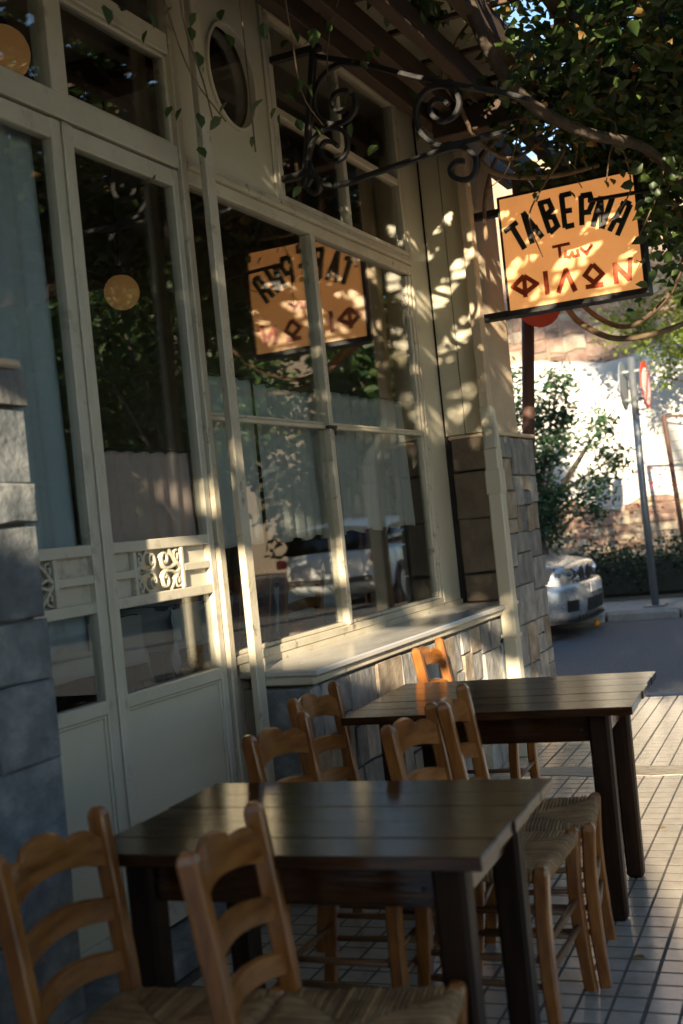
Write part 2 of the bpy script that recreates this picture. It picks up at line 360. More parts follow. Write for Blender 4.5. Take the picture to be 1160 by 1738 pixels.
for i in range(-4, 6):
    for j in range(-10, 9):
        lx, ly = i*SL, j*SL
        x = -1.05+lx*cr_-ly*sr_; y = 4.9+lx*sr_+ly*cr_
        if not (-2.2 < x < 1.3 and .8 < y < 8.25): continue
        if s0 is None:
            s0 = put('paving_slab', slab_mesh(), M['tile']); o = s0
        else:
            o = s0.copy(); col.objects.link(o)
        o.parent = pav; o.location = Vector((x, y, rng.uniform(.0, .0003)))-wl(pav)
        o.rotation_euler = (R(rng.uniform(-.01, .01)), R(rng.uniform(-.01, .01)), th+R(rng.choice((0, 180)))+R(rng.uniform(-.15, .15)))
put('paving_border', MB().box(-2.9, 2.78, -13.9, .85, -.02, .003).box(1.3, 2.78, .86, 8.4, -.02, .003), M['tile'], pav)
poly = [(-2.05, 6.02)]+[(-2.05+.12*k, 6.04+rng.uniform(-.03, .03)) for k in range(1, 16)]+[(-.1, 6.05), (-.1, 6.25)]+[(-.2-.12*k, 6.24+rng.uniform(-.04, .04)) for k in range(0, 15)]+[(-2.05, 6.2)]
put('cement_patch', MB().prism(poly, lambda a, b, d: (a, b, d), -.01, .0035), M['cement'], pav)
for k in range(-2, 5):                                                    # kerb stones along the crossing street
    put('kerb_stone', MB().box(-2.9+k*.0+.95*(k+2), -2.9+.95*(k+2)+.94, 8.475, 8.62, -.14, .002, .012), M['kerb'], pav, True)
for k in range(0, 9):
    put('kerb_stone', MB().box(2.81, 2.95, 8.47-.99*(k+1), 8.46-.99*k, -.14, .002, .012), M['kerb'], pav, True)
fpav = struct(put('far_pavement', MB().box(-40, 2.8, 14.87, 17.6, -.14, .0), M['kerb']))
for k in range(12):
    x = -7.8+k*.9
    put('kerb_stone', MB().box(x, x+.885+rng.uniform(-.03, 0), 14.72+rng.uniform(-.01, .012), 14.868, -.13, .008+rng.uniform(-.01, .006), .018), M['kerb'], fpav, True)
for k in range(8):
    put('paving_slab', MB().box(-6.6+k*.8, -5.81+k*.8, 14.875, 16.35, -.05, .006+rng.uniform(0, .004), .006), M['kerb'], fpav, True)
struct(put('earth_bed', MB().box(-40, 2.8, 16.36, 19.4, -.13, .03), plain('dry_earth', (.10, .075, .05), .9)))

# ------------------------------------------------------------------ stone cladding
def split_rect(u0, u1, v0, v1, mn, mx, out):
    w, h = u1-u0, v1-v0
    if (w <= mx[0] and h <= mx[1]) and (rng.random() < .75 or (w < 2*mn[0] and h < 2*mn[1])): out.append((u0, u1, v0, v1)); return
    if (w/mx[0] > h/mx[1] and w >= 2*mn[0]) or h < 2*mn[1]:
        if w < 2*mn[0]: out.append((u0, u1, v0, v1)); return
        c = u0+w*rng.uniform(.33, .67); c = min(max(c, u0+mn[0]), u1-mn[0])
        split_rect(u0, c, v0, v1, mn, mx, out); split_rect(c, u1, v0, v1, mn, mx, out)
    else:
        c = v0+h*rng.uniform(.33, .67); c = min(max(c, v0+mn[1]), v1-mn[1])
        split_rect(u0, u1, v0, c, mn, mx, out); split_rect(u0, u1, c, v1, mn, mx, out)
def stone(rect, fn, parent, mats, gap=.004, proud=.020, bev=.004, jit=.008, name='stone'):
    u0, u1, v0, v1 = rect; g = gap
    c = [(u0+g, v0+g), (u1-g, v0+g), (u1-g, v1-g), (u0+g, v1-g)]
    c = [(a+rng.uniform(-jit, jit)*.5, b+rng.uniform(-jit, jit)*.5) for a, b in c]
    pts = []
    for i in range(4):                                                   # one extra point on each edge: an uneven outline
        a = c[i]; b = c[(i+1) % 4]; t = rng.uniform(.35, .65); pts += [a, (a[0]+(b[0]-a[0])*t+rng.uniform(-jit, jit)*.6, a[1]+(b[1]-a[1])*t+rng.uniform(-jit, jit)*.6)]
    cu, cv = (u0+u1)/2, (v0+v1)/2; p = proud+rng.uniform(-.006, .008); n = 8
    v = [fn(a, b, 0) for a, b in pts]+[fn(a, b, p-bev) for a, b in pts]
    def ins(a, b):
        du, dv = cu-a, cv-b; L = math.hypot(du, dv) or 1; return (a+du/L*bev*1.2, b+dv/L*bev*1.2)
    v += [fn(*ins(a, b), p+rng.uniform(-.003, .003)) for a, b in pts]+[fn(cu, cv, p+rng.uniform(-.002, .005))]
    f = [(i, (i+1) % n, n+(i+1) % n, n+i) for i in range(n)]+[(n+i, n+(i+1) % n, 2*n+(i+1) % n, 2*n+i) for i in range(n)]+[(2*n+i, 2*n+(i+1) % n, 3*n) for i in range(n)]
    r = rng.random(); k = 0
    acc = 0
    for m, w in mats:
        acc += w
        if r <= acc: break
    return put(name, MB().add(v, f), m, parent, True)
fx = lambda X: (lambda a, b, d: (X+d, a, b))          # facing the street: a = Y, b = Z
fy = lambda Y: (lambda a, b, d: (a, Y-d, b))          # facing the camera side: a = X, b = Z
M['stone_brown'] = pmat('dark_brown_stone', [(.25, (.07, .055, .04)), (.5, (.13, .10, .07)), (.75, (.2, .16, .115))], 6, (.45, .7), .5, 26, tint=.15)
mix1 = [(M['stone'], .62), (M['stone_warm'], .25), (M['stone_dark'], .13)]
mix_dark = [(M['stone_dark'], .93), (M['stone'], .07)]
mix_warm = [(M['stone_brown'], 1.0)]

# ------------------------------------------------------------------ the taverna building
XG = -2.40                                             # plane of the glazing
bld = thing('taverna_building', 'taverna shopfront with cream glazed doors, tall window and stone cladding', 'building', (-2.4, 4.0, 0))
XF = -2.085
pier = put('stone_pier', MB().box(-2.8, XF, -.6, 2.525, 0, 1.88), M['mortar'], bld)
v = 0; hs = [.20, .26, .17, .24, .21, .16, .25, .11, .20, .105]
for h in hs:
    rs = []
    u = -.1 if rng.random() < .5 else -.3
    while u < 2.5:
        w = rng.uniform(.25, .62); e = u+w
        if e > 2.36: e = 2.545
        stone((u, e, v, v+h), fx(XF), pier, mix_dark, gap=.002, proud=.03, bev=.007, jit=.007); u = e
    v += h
put('pier_cap', MB().box(-2.8, -2.05, -.6, 2.535, 1.905, 1.93, .008), M['plaster'], bld)
put('plaster_wall', MB().box(-2.8, -2.11, -.6, 2.50, 1.93, 4.3), M['plaster'], bld)
# corner pier by the crossing street
cp = put('corner_pier', MB().box(-2.8, XF, 6.805, 7.56, -.1, 1.84), M['mortar'], bld)
rs = []; split_rect(6.80, 7.58, 0.0, 1.85, (.10, .09), (.34, .30), rs)
for r_ in rs: stone(r_, fx(XF), cp, mix1)
rs = []; split_rect(-2.8, -2.07, 0.0, 1.85, (.15, .12), (.4, .3), rs)
for r_ in rs: stone(r_, lambda a, b, d: (a, 7.56+d, b), cp, mix1)
v = .875
for h in (.17, .33, .28, .215):                        # big blocks on the side that faces the window
    stone((-2.350, -2.112, v, v+h), fy(6.805), cp, mix_warm, proud=.03, bev=.008, jit=.008); v += h
put('pier_cap', MB().box(-2.36, -2.045, 6.775, 7.60, 1.852, 1.875, .008), M['plaster'], bld)
put('plaster_wall', MB().box(-2.8, -2.12, 6.83, 7.47, 1.875, 4.3, .012), M['plaster'], bld)
# boxed column beside the window: two painted panels with an open joint
put('column_panel', MB().box(-2.375, -2.252, 6.79, 6.829, 1.88, 3.87, .003), M['cream_panel'], bld)
put('column_panel', MB().box(-2.246, -2.125, 6.782, 6.829, 1.88, 3.87, .003), M['cream_panel'], bld)
put('gap_shade_strip', MB().box(-2.40, -2.086, 6.799, 6.8035, .874, 1.85), M['black'], bld)  # black strip put in as the shade of the gaps beside the blocks
put('gap_shade_strip', MB().box(-2.42, -2.36, 6.81, 6.828, .86, 3.87), M['black'], bld)  # black strip painting the shade of the corner gap
put('side_wall', MB().box(-14, -2.81, 7.1, 7.44, -.1, 4.3), M['plaster'], bld)
put('upper_wall', MB().box(-2.8, -2.45, -.6, 7.45, 3.96, 6.5), M['plaster'], bld)
put('soffit', MB().box(-2.449, -1.62, -.4, 7.47, 3.885, 3.95), M['cream_panel'], bld)
put('soffit_edge', MB().box(-1.618, -1.575, -.4, 7.47, 3.84, 3.97, .01), M['cream_worn'], bld)
put('roof_slab', MB().box(-14, -1.7, -.6, 7.5, 6.501, 6.75), M['plaster'], bld)
# low wall under the window with its own stones
base = put('stone_base', MB().box(-2.55, XF, 4.078, 6.80, 0, .80), M['mortar'], bld)
rs = []; split_rect(4.055, 6.795, 0, .80, (.10, .12), (.30, .36), rs)
for r_ in rs: stone(r_, fx(XF), base, mix1)
for r_ in ((-2.27, -2.07, .42, .80), (-2.27, -2.07, .0, .42)): stone(r_, fy(4.078), base, [(M['stone'], .6), (M['stone_dark'], .4)], jit=.01)
put('sill_moulding', MB().box(-2.27, -2.045, 4.056, 6.80, .812, .8445, .006), M['cream_worn'], bld)
put('window_sill', MB().box(-2.372, -2.022, 4.051, 6.772, .846, .872, .006), M['marble'], bld)
put('low_wall', MB().box(-2.55, -2.372, 4.033, 4.0765, 0, .86), M['cream_worn'], bld)
put('low_wall', MB().box(-2.47, -2.376, 4.078, 6.80, .80, .90), M['cream_worn'], bld)
put('threshold', MB().box(-2.75, -2.20, 2.53, 4.03, 0, .075, .012), M['stone_dark'], bld)

def bars(name, parent, items, mat, b=.004):
    """each bar (x0,x1,y0,y1,z0,z1) a part of its own"""
    for it in items: put(name, MB().box(*it, b), mat, parent, True)
def pane(parent, y0, y1, z0, z1, x=XG, mat=None):
    put('glass_pane', MB().box(x-.003, x+.003, y0-.004, y1+.004, z0-.004, z1+.004), mat or M['glass'], parent, True)

# two door leaves
def scroll(mb, cy, cz, r, x, a0, turns, sgn=1, n=22, w=.006):
    pts = []
    for k in range(n+1):
        t = k/n; a = a0+sgn*turns*2*math.pi*t; q = r*(1-.78*t)
        pts.append((x, cy+q*math.cos(a), cz+q*math.sin(a)))
    mb.tube(pts, 1, sq=(.010, w), up=(1, 0, 0)); return pts[0]
def door_leaf(y0, y1, flip, wr=.058):
    d = part_group('door_leaf', bld, (XG, y0, .08))
    x0, x1 = XG-.022, XG+.022; g0, g1 = y0+.058, y1-wr
    bars('stile', d, [(x0, x1, y0+.003, g0, .085, 2.845), (x0, x1, g1, y1-.003, .085, 2.845)], M['cream'])
    bars('rail', d, [(x0+.001, x1-.001, g0, g1, 2.775, 2.843), (x0+.001, x1-.001, g0, g1, .865, .912), (x0+.001, x1-.001, g0, g1, .087, .17)], M['cream'])
    pane(d, g0, g1, 1.425, 2.775); pane(d, g0, g1, .912, 1.20)
    put('bottom_panel', MB().box(XG-.012, XG+.006, g0, g1, .17, .865), M['cream_panel'], d, True)
    put('panel_moulding', MB().box(XG+.004, XG+.014, g0, g0+.012, .17, .865, .003).box(XG+.004, XG+.0141, g1-.012, g1, .17, .865, .003)
        .box(XG+.004, XG+.0138, g0+.012, g1-.012, .853, .865, .003), M['cream'], d, True)
    # ornamental middle band
    L = g1-g0; a, b = g0+L*.185, g0+L*.705
    e0, e1 = g0+L*.215, g0+L*.675
    for q0, q1 in ((g0, a), (b, g1)): put('sunk_panel', MB().box(XG-.014, XG-.004, q0, q1, 1.20, 1.425), M['cream'], d, True)
    put('band_backing', MB().box(XG-.034, XG-.024, g0, g1, 1.20, 1.425), M['cream'], d, True)
    bx = []
    bx += [(XG-.003, x1-.002, g0, g1, 1.388, 1.426), (XG-.003, x1-.002, g0, g1, 1.199, 1.236)]
    bx += [(XG-.003, x1-.003, a, e0, 1.236, 1.388), (XG-.003, x1-.003, e1, b, 1.236, 1.388)]
    bx += [(XG-.003, x1-.004, g0, a, 1.297, 1.326), (XG-.003, x1-.004, b, g1, 1.297, 1.326)]
    bars('band_rail', d, bx, M['cream'], .003)
    mb = MB(); cy, cz = (e0+e1)/2, 1.312; w = (e1-e0)/2; h = .074; X = XG+.004
    for sy in (-1, 1):
        for sz in (-1, 1):
            o_ = .0008*sy+.0004*sz
            # an S-shaped scroll in each quarter and a slanting bar to the outer corner
            def P_(a, b): return (X+o_, cy+sy*w*a, cz+sz*h*b)
            c1 = [P_(.30+.17*(1-.6*k/14)*math.cos(4.4-k*.5), .52+.40*(1-.6*k/14)*math.sin(4.4-k*.5)) for k in range(15)]
            mb.tube([P_(.98, .05), P_(.80, .22)]+[P_(.52, .72), P_(.42, .96)][:0]+[P_(.60, .10), P_(.34, .06)]+c1, 1, sq=(.010, .0042), up=(1, 0, 0))
            c2 = [P_(.83+.13*(1-.6*k/12)*math.cos(1.2+k*.5), .62+.30*(1-.6*k/12)*math.sin(1.2+k*.5)) for k in range(13)]
            mb.tube(c2, 1, sq=(.010, .004), up=(1, 0, 0))
            mb.tube([P_(.97, .10), P_(.50, .99)], 1, sq=(.0092, .0048), up=(1, 0, 0))
    put('scroll_grille', mb, M['cream'], d)
    return d
door_leaf(2.525, 3.262, False); dl = door_leaf(3.266, 3.985, True, .045)
put('door_astragal', MB().box(XG+.0225, XG+.034, 3.252, 3.284, .09, 2.84, .003), M['cream'], bld)
fr = part_group('door_frame', bld, (XG, 4.03, 0))
bars('jamb', fr, [(XG-.05, XG+.038, 3.988, 4.032, .0, 3.87)], M['cream_worn'])
bars('transom_bar', fr, [(XG-.05, XG+.03, 2.45, 3.987, 2.852, 2.942), (XG-.05, XG+.03, 2.45, 3.987, 3.30, 3.385), (XG-.05, XG+.03, 2.45, 3.987, 3.80, 3.88)], M['cream'])
bars('mullion', fr, [(XG-.045, XG+.028, 3.225, 3.312, 2.943, 3.299), (XG-.045, XG+.028, 3.225, 3.312, 3.386, 3.799)], M['cream'])
bars('glazing_bead', fr, [(XG-.01, XG+.015, 3.3125, 3.33, 2.943, 3.299), (XG-.01, XG+.015, 3.966, 3.9875, 2.943, 3.299), (XG-.01, XG+.0148, 3.33, 3.966, 2.9425, 2.958), (XG-.01, XG+.0148, 3.33, 3.966, 3.284, 3.2995)], M['cream'], .003)
for a, b in ((2.5, 3.225), (3.312, 3.988)):
    pane(fr, a, b, 2.942, 3.30); pane(fr, a, b, 3.385, 3.80)
# T-section post between door and window
put('corner_post', MB().box(-2.281, -2.250, 3.984, 4.048, .0, 3.87, .004), M['cream_worn'], bld)
# shop window
wn = part_group('shop_window', bld, (XG, 5.2, .9))
x0, x1 = XG-.03, XG+.03
bars('window_frame', wn, [(x0, x1, 4.033, 6.46, .90, .935), (x0, x1, 4.033, 6.46, 2.808, 2.862), (x0-.002, x1-.014, 4.033, 4.05, .936, 2.807), (x0-.002, x1-.004, 6.425, 6.46, .936, 2.807)], M['cream_worn'])
bars('inner_frame', wn, [(x0+.01, XG+.016, 6.40, 6.4245, .95, 2.80), (x0+.01, XG+.0165, 4.051, 6.424, .936, .953)], M['cream_worn'], .003)
bars('mullion', wn, [(x0, x1+.004, 5.128, 5.162, .936, 2.807), (x0, x1-.006, 5.164, 5.192, .936, 2.807)], M['cream_worn'])
for a, b in ((4.051, 5.127), (5.193, 6.40)):
    bars('glazing_bar', wn, [(XG-.016, XG+.018, a, b, 1.876, 1.892), (XG-.016, XG+.011, a, b, 1.893, 1.906)], M['cream_worn'], .003)
    pane(wn, a, b, .953, 1.876); pane(wn, a, b, 1.906, 2.808)
put('window_latch', MB().box(XG+.02, XG+.045, 5.10, 5.19, 1.872, 1.887, .004).tube([(XG+.04, 5.14, 1.88), (XG+.05, 5.15, 1.86), (XG+.05, 5.15, 1.84)], .006, 6), M['iron'], wn, True)
put('jamb_panel', MB().box(XG-.05, XG+.012, 6.462, 6.80, .90, 3.87, .003), M['cream_panel'], bld)
put('window_jamb', MB().box(XG+.0125, XG+.03, 6.463, 6.50, .905, 3.86, .003), M['cream_worn'], bld, True)
# head track and upper lights
put('head_track', MB().box(XG-.04, XG+.05, 4.033, 6.46, 2.864, 2.885, .003).box(XG-.04, XG+.035, 4.033, 6.46, 2.887, 2.912, .003), M['cream_worn'], bld, True)
up = part_group('upper_window', bld, (XG, 5.6, 2.9))
bars('window_frame', up, [(x0, x1, 4.868, 6.46, 2.915, 2.945), (x0, x1, 4.868, 6.46, 3.79, 3.87), (x0+.002, x1-.002, 4.868, 4.915, 2.946, 3.789), (x0+.002, x1-.002, 6.42, 6.46, 2.946, 3.789)], M['cream'])
bars('mullion', up, [(x0+.004, x1-.006, 5.638, 5.68, 2.946, 3.789)], M['cream'])
bars('glazing_bar', up, [(x0+.006, x1-.008, 4.916, 5.637, 3.325, 3.365), (x0+.006, x1-.008, 5.681, 6.419, 3.325, 3.365)], M['cream'])
for a, b in ((4.916, 5.637), (5.681, 6.419)):
    pane(up, a, b, 2.946, 3.325); pane(up, a, b, 3.365, 3.789)
# panel with the oval opening
def oval_panel():
    n = 40; cy, cz, ry, rz = 4.52, 3.38, .205, .228; y0, y1, z0, z1 = 4.034, 4.866, 2.915, 3.868
    mb = MB(); inner = []; outer = []
    for k in range(n):
        a = 2*math.pi*k/n; c, s = math.cos(a), math.sin(a); inner.append((cy+ry*c, cz+rz*s))
        t = min((y1-cy)/c if c > 1e-6 else ((y0-cy)/c if c < -1e-6 else 9), (z1-cz)/s if s > 1e-6 else ((z0-cz)/s if s < -1e-6 else 9))
        outer.append((cy+t*c, cz+t*s))
    for yy, zz in ((y0, z0), (y1, z0), (y1, z1), (y0, z1)):                # square the corners
        j = min(range(n), key=lambda i: (outer[i][0]-yy)**2+(outer[i][1]-zz)**2); outer[j] = (yy, zz)
    xa, xb = XG-.02, XG+.012
    v = [(xb, *p) for p in inner]+[(xb, *p) for p in outer]+[(xa, *p) for p in inner]+[(xa, *p) for p in outer]
    f = []
    for k in range(n):
        q = (k+1) % n
        f += [(k, n+k, n+q, q), (2*n+k, 2*n+q, 3*n+q, 3*n+k), (k, q, 2*n+q, 2*n+k), (n+k, 3*n+k, 3*n+q, n+q)]
    o = put('oval_panel', mb.add(v, f), M['cream_panel'], bld)
    rim = MB(); rim.tube([(XG+.004, cy+(ry-.001)*math.cos(a), cz+(rz-.001)*math.sin(a)) for a in [2*math.pi*k/48 for k in range(49)]], 1, sq=(.022, .008), up=(1, 0, 0), cap=False)
    put('oval_rim', rim, M['cream'], o)
    put('glass_pane', MB().box(XG-.03, XG-.024, cy-.25, cy+.25, cz-.26, cz+.26), M['glass'], o)
    put('edge_strip', MB().box(XG+.0122, XG+.024, 4.835, 4.866, 2.915, 3.868, .003), M['cream'], o)
oval_panel()
# drainpipe: upper run in the corner, offset, lower run in front of the stone base
dp = part_group('drainpipe', bld, (-2.05, 6.6, 0))
put('upper_pipe', MB().box(-2.118, -2.055, 6.69, 6.775, 1.98, 3.9, .008), M['plaster'], dp)
put('offset', MB().tube([(-2.086, 6.73, 2.0), (-2.07, 6.70, 1.92), (-2.03, 6.585, 1.80), (-2.022, 6.55, 1.74)], 1, sq=(.04, .045), up=(1, 0, 0)), M['cream_panel'], dp)
put('lower_pipe', MB().box(-2.062, -1.978, 6.505, 6.592, .0, 1.76, .008), M['cream_panel'], dp)
put('pipe_socket', MB().box(-2.067, -1.973, 6.50, 6.597, 1.50, 1.64, .006), M['cream_panel'], dp)
put('pipe_strap', MB().box(-2.085, -1.970, 6.497, 6.60, .68, .70, .003), M['cream_panel'], dp)
# the room behind the glass
put('interior_floor', MB().box(-8.5, -2.45, -.5, 7.1, -.05, .06), M['infloor'], bld)
put('interior_wall', MB().box(-8.7, -8.5, -.5, 7.1, .06, 3.9), M['inwall'], bld)
put('interior_wall', MB().box(-8.5, -2.81, -.7, -.5, .06, 3.9), M['inwall'], bld)
put('interior_wall', MB().box(-8.5, -2.81, 7.0, 7.09, .06, 3.9), M['inwall'], bld)
put('ceiling', MB().box(-8.7, -2.46, -.7, 7.09, 3.9, 3.95), M['inceil'], bld)
for k in range(3): put('ceiling_beam', MB().box(-8.4, -2.6, 1.2+k*1.9, 1.36+k*1.9, 3.72, 3.899, .01), M['beam'], bld, True)

# ------------------------------------------------------------------ taverna chairs (rush seat, three-slat back); local +X is the way a sitter faces
def slat_mesh(zb, zt, xw, half, arch_b, arch_t, crest=False, n=33, th=.009):
    mb = MB(); v = []
    for i in range(n):
        t = -1+2*i/(n-1); y = t*half; bow = -.034*(1-t*t)
        b = zb+arch_b*(1-t*t)
        if crest:
            a = abs(t)
            tp = zt+.012+.024*math.sqrt(max(0, 1-(a/.42)**2)) if a < .42 else zt-.004+.016*math.sqrt(max(0, 1-((a-.68)/.27)**2))
            tp -= .010*max(0, (a-.85)/.15)
        else: tp = zt+arch_t*(1-t*t)
        def xx(z): return xw(z)+bow
        v += [(xx(b)+th, y, b), (xx(tp)+th, y, tp-.003), (xx(tp), y, tp+.002), (xx(tp)-th, y, tp-.003), (xx(b)-th, y, b)]
    f = []
    for i in range(n-1):
        for j in range(5): a = i*5+j; c = i*5+(j+1) % 5; f.append((a, c, c+5, a+5))
    f += [tuple(range(5))[::-1], tuple(range((n-1)*5, n*5))]
    return mb.add(v, f)
def chair_parts(root):
    def xw(z): return -.165-(max(0, z-.44)**1.15)*.145
    for s in (-1, 1):
        pts = bz([(-.203, s*.168, 0), (-.178, s*.168, .2), (-.166, s*.17, .43), (xw(.6), s*.174, .6), (xw(.74), s*.178, .74), (xw(.828), s*.181, .828)], 5)+[Vector((xw(.843), s*.1815, .840)), Vector((xw(.848), s*.182, .847))]
        rr = [.92]*5+[1.0]*(len(pts)-8)+[1, .78, .42]
        put('back_post', MB().tube(pts, rr[:len(pts)], sq=(.0205, .016), up=(1, 0, 0)), M['chair'], root, smooth=False)
        lp = bz([(.182, s*.196, 0), (.170, s*.186, .17), (.168, s*.180, .33), (.176, s*.184, .452)], 5)+[Vector((.177, s*.184, .464)), Vector((.177, s*.184, .470))]
        put('front_leg', MB().tube(lp, [.9]*4+[1.0]*(len(lp)-6)+[.82, .45], sq=(.0195, .0195), up=(1, 0, 0)), M['chair'], root)
    put('crest_rail', slat_mesh(.722, .795, xw, .170, .026, 0, True), M['slat'], root, smooth=False)
    put('back_slat', slat_mesh(.605, .652, xw, .168, .020, .024), M['slat'], root)
    put('back_slat', slat_mesh(.497, .540, xw, .165, .018, .022), M['slat'], root)
    # rush seat: strands run in from each rail to the diagonals
    A = [Vector((-.168, -.165, 0)), Vector((.176, -.182, 0)), Vector((.176, .182, 0)), Vector((-.168, .165, 0))]; Cc = Vector((.0, 0, 0))
    mb = MB(); lr = random.Random(3)
    for k in range(4):
        a, b = A[k], A[(k+1) % 4]; n = 32; e = (b-a); out = Vector((e.y, -e.x, 0)).normalized()
        if out.dot((a+b)/2) < 0: out = -out
        rad = e.length/n/2*1.04
        for i in range(n):
            t = (i+.5)/n; P = a+e*t; Q = a+(Cc-a)*(2*t) if t < .5 else b+(Cc-b)*(2*(1-t))
            dz = lr.uniform(-.0015, .0015); Z = lambda p, z: Vector((p.x, p.y, z+dz))
            mid = P.lerp(Q, .5)
            mb.tube([Z(P-out*.02, .424), Z(P+out*.010, .430), Z(P+out*.014, .444), Z(P+out*.004, .456), Z(P.lerp(Q, .12), .4585), Z(mid, .4555), Z(Q, .4515)], rad, 5, cap=False)
    put('rush_seat', mb, M['rush'], root, smooth=True)
    put('seat_frame', MB().prism([(p.x*.98, p.y*.98) for p in A], lambda a, b, d: (a, b, d), .427, .4465), M['rush'], root)
    for z in (.155, .225):
        for s in (-1, 1):
            put('side_stretcher', MB().tube([(-.180, s*.170, z), (0, s*.178, z+lr.uniform(-.003, .003)), (.170, s*.186, z)], [.0085, .0105, .0085], 8), M['rod'], root, smooth=True)
    for z in (.19, .265): put('front_stretcher', MB().tube([(.170, -.183, z), (.171, 0, z), (.170, .183, z)], [.0085, .0105, .0085], 8), M['rod'], root, smooth=True)
    put('back_stretcher', MB().tube([(-.177, -.168, .20), (-.177, .168, .20)], .009, 8), M['rod'], root, smooth=True)
def chair_at(bx, by, rz):
    """where the middle of the crest should stand -> origin of the chair"""
    return (bx+.2155*math.cos(rz), by+.2155*math.sin(rz), 0)
GC = 'taverna chairs on the pavement'
chairs = [
    (-1.615, 1.938, R(4.5), 'honey wooden rush-seat chair beside the dark stone pier, nearest the wall'),
    (-1.232, 1.985, R(10), 'honey wooden rush-seat chair in front of the near dark table, second from the stone pier'),
    (-1.690, 3.075, R(2), 'honey wooden chair behind the near table, in front of the cream corner post'),
    (-1.875, 3.705, R(3), 'wooden chair with a sunlit post between the stone wall and the far table'),
    (-1.305, 3.175, R(1), 'wooden rush-seat chair just past the near table, on the street side'),
    (-1.30, 3.53, R(10), 'wooden rush-seat chair on the street side, pushed against the far table'),
    (-1.93, 4.985, R(4), 'farthest wooden chair, behind the far table against the stone wall'),
]
c0 = None
for bx, by, rz, lab in chairs:
    if c0 is None:
        c0 = thing('taverna_chair', lab, 'chair', (0, 0, 0), 0, GC); chair_parts(c0)
        c0.location = chair_at(bx, by, rz); c0.rotation_euler = (0, 0, rz)
    else: copy_tree(c0, chair_at(bx, by, rz), rz, lab, GC)

# ------------------------------------------------------------------ dark plank tables
def plank_table(cx, cy, lx, ly, label, rz=0, ix=.12, iy=.12):
    t = thing('plank_table', label, 'table', (0, 0, 0), 0, 'dark plank tables')
    n = 5; w = ly/n; z1 = .735
    for k in range(n):
        e0 = rng.uniform(-.004, .004); e1 = rng.uniform(-.004, .004)
        put('plank', MB().box(-lx/2+e0, lx/2+e1, -ly/2+k*w+.0005, -ly/2+(k+1)*w-.0005, z1-.028+rng.uniform(-.001, .001), z1+rng.uniform(-.0005, .0005), .0022), M['table'], t, True)
    ax, ay = lx/2-ix, ly/2-iy
    for s in (-1, 1):
        put('apron', MB().box(-ax+.03, ax-.03, s*ay-.012, s*ay+.012, .600, z1-.030, .003), M['table'], t, True)
        put('apron', MB().box(s*ax-.012, s*ax+.012, -ay+.03, ay-.03, .602, z1-.030, .003), M['table'], t, True)
        for q in (-1, 1):
            put('leg', MB().tube([(s*ax, q*ay, 0), (s*ax, q*ay, .012), (s*ax, q*ay, .3), (s*ax, q*ay, z1-.031)], [.62, .86, .93, 1.0], sq=(.036, .036), up=(1, 0, 0)), M['table_leg'], t)
            for zz, dx in ((.69, .012), (.64, -.010)): put('bolt', MB().ball((s*(ax-.05)+dx, q*(ay+.0125), zz), .006, 8, 5, (1, .6, 1)), M['iron'], t, True)
    t.location = (cx, cy, 0); t.rotation_euler = (0, 0, rz); return t
plank_table(-1.262, 2.497, .93, .665, 'dark varnished plank table nearest the camera', R(3), .10, .11)
plank_table(-1.335, 4.175, 1.0, .765, 'dark varnished plank table farther off, by the stone base and sill', R(4), .13, .15)

# ------------------------------------------------------------------ inside: curtains, lamps, laid tables
def curtain(label, mat, y0, y1, z0, z1, x, folds, amp=.018, taper=0.0, sag=0.0, seed=1):
    lr = random.Random(seed); nu, nv = max(40, int(folds*9)), 16; v = []; f = []
    ph = [lr.uniform(0, 6.28) for _ in range(4)]
    for j in range(nv+1):
        q = j/nv
        for i in range(nu+1):
            u = i/nu; yy = y0+(y1-taper*(1-(1-q)**1.0) if False else (y1-taper*q)-y0)*u
            wv = math.sin(u*folds*6.283+ph[0]+.6*math.sin(u*9+ph[1]))+.45*math.sin(u*folds*12.9+ph[2]+q)
            zz = z0+(z1-z0)*q
            if j == 0: zz += .012*math.sin(u*folds*3.1+ph[3])
            if j == nv: zz -= sag*math.sin(u*math.pi)+.006*math.sin(u*folds*6.283)
            v.append((x+amp*wv*(1.05-.35*q), yy, zz))
    for j in range(nv):
        for i in range(nu):
            a = j*(nu+1)+i; f.append((a, a+1, a+nu+2, a+nu+1))
    o = put('curtain', MB().add(v, f), mat, None, True, True)
    md = o.modifiers.new('thickness', 'SOLIDIFY'); md.thickness = .002
    tag(o, label, 'curtain', 'curtains behind the glass')
curtain('long pale blue curtain behind the left door leaf', M['curtain_blue'], 2.40, 3.24, 1.08, 2.86, -2.462, 5, .014, .05, 0, 4)
curtain('short dusty pink half curtain in the right door leaf', M['curtain_pink'], 3.30, 3.985, 1.40, 1.752, -2.448, 7, .010, 0, .004, 5)
curtain('narrow grey voile half curtain in the window next to the corner post', M['curtain_white'], 4.13, 4.60, 1.372, 2.085, -2.475, 4, .016, 0, .010, 6)
curtain('wide grey voile half curtain in the middle of the window', M['curtain_white'], 4.63, 5.40, 1.365, 2.072, -2.49, 7, .018, .02, .016, 7)
curtain('pale voile half curtain at the far end of the window', M['curtain_white'], 5.38, 6.36, 1.372, 2.085, -2.482, 8, .018, 0, .012, 8)
for nm, y0, y1, z, x in (('curtain_rod', 4.12, 6.44, 2.082, -2.46), ('curtain_rod', 3.29, 4.0, 1.752, -2.436)):
    o = put(nm, MB().tube([(x, y0, z), (x, y1, z)], .005, 6), M['iron'], None, True)
    tag(o, 'thin dark rod across the '+('window, carrying the voile curtains' if z > 2 else 'right door leaf above the pink curtain'), 'curtain rod')
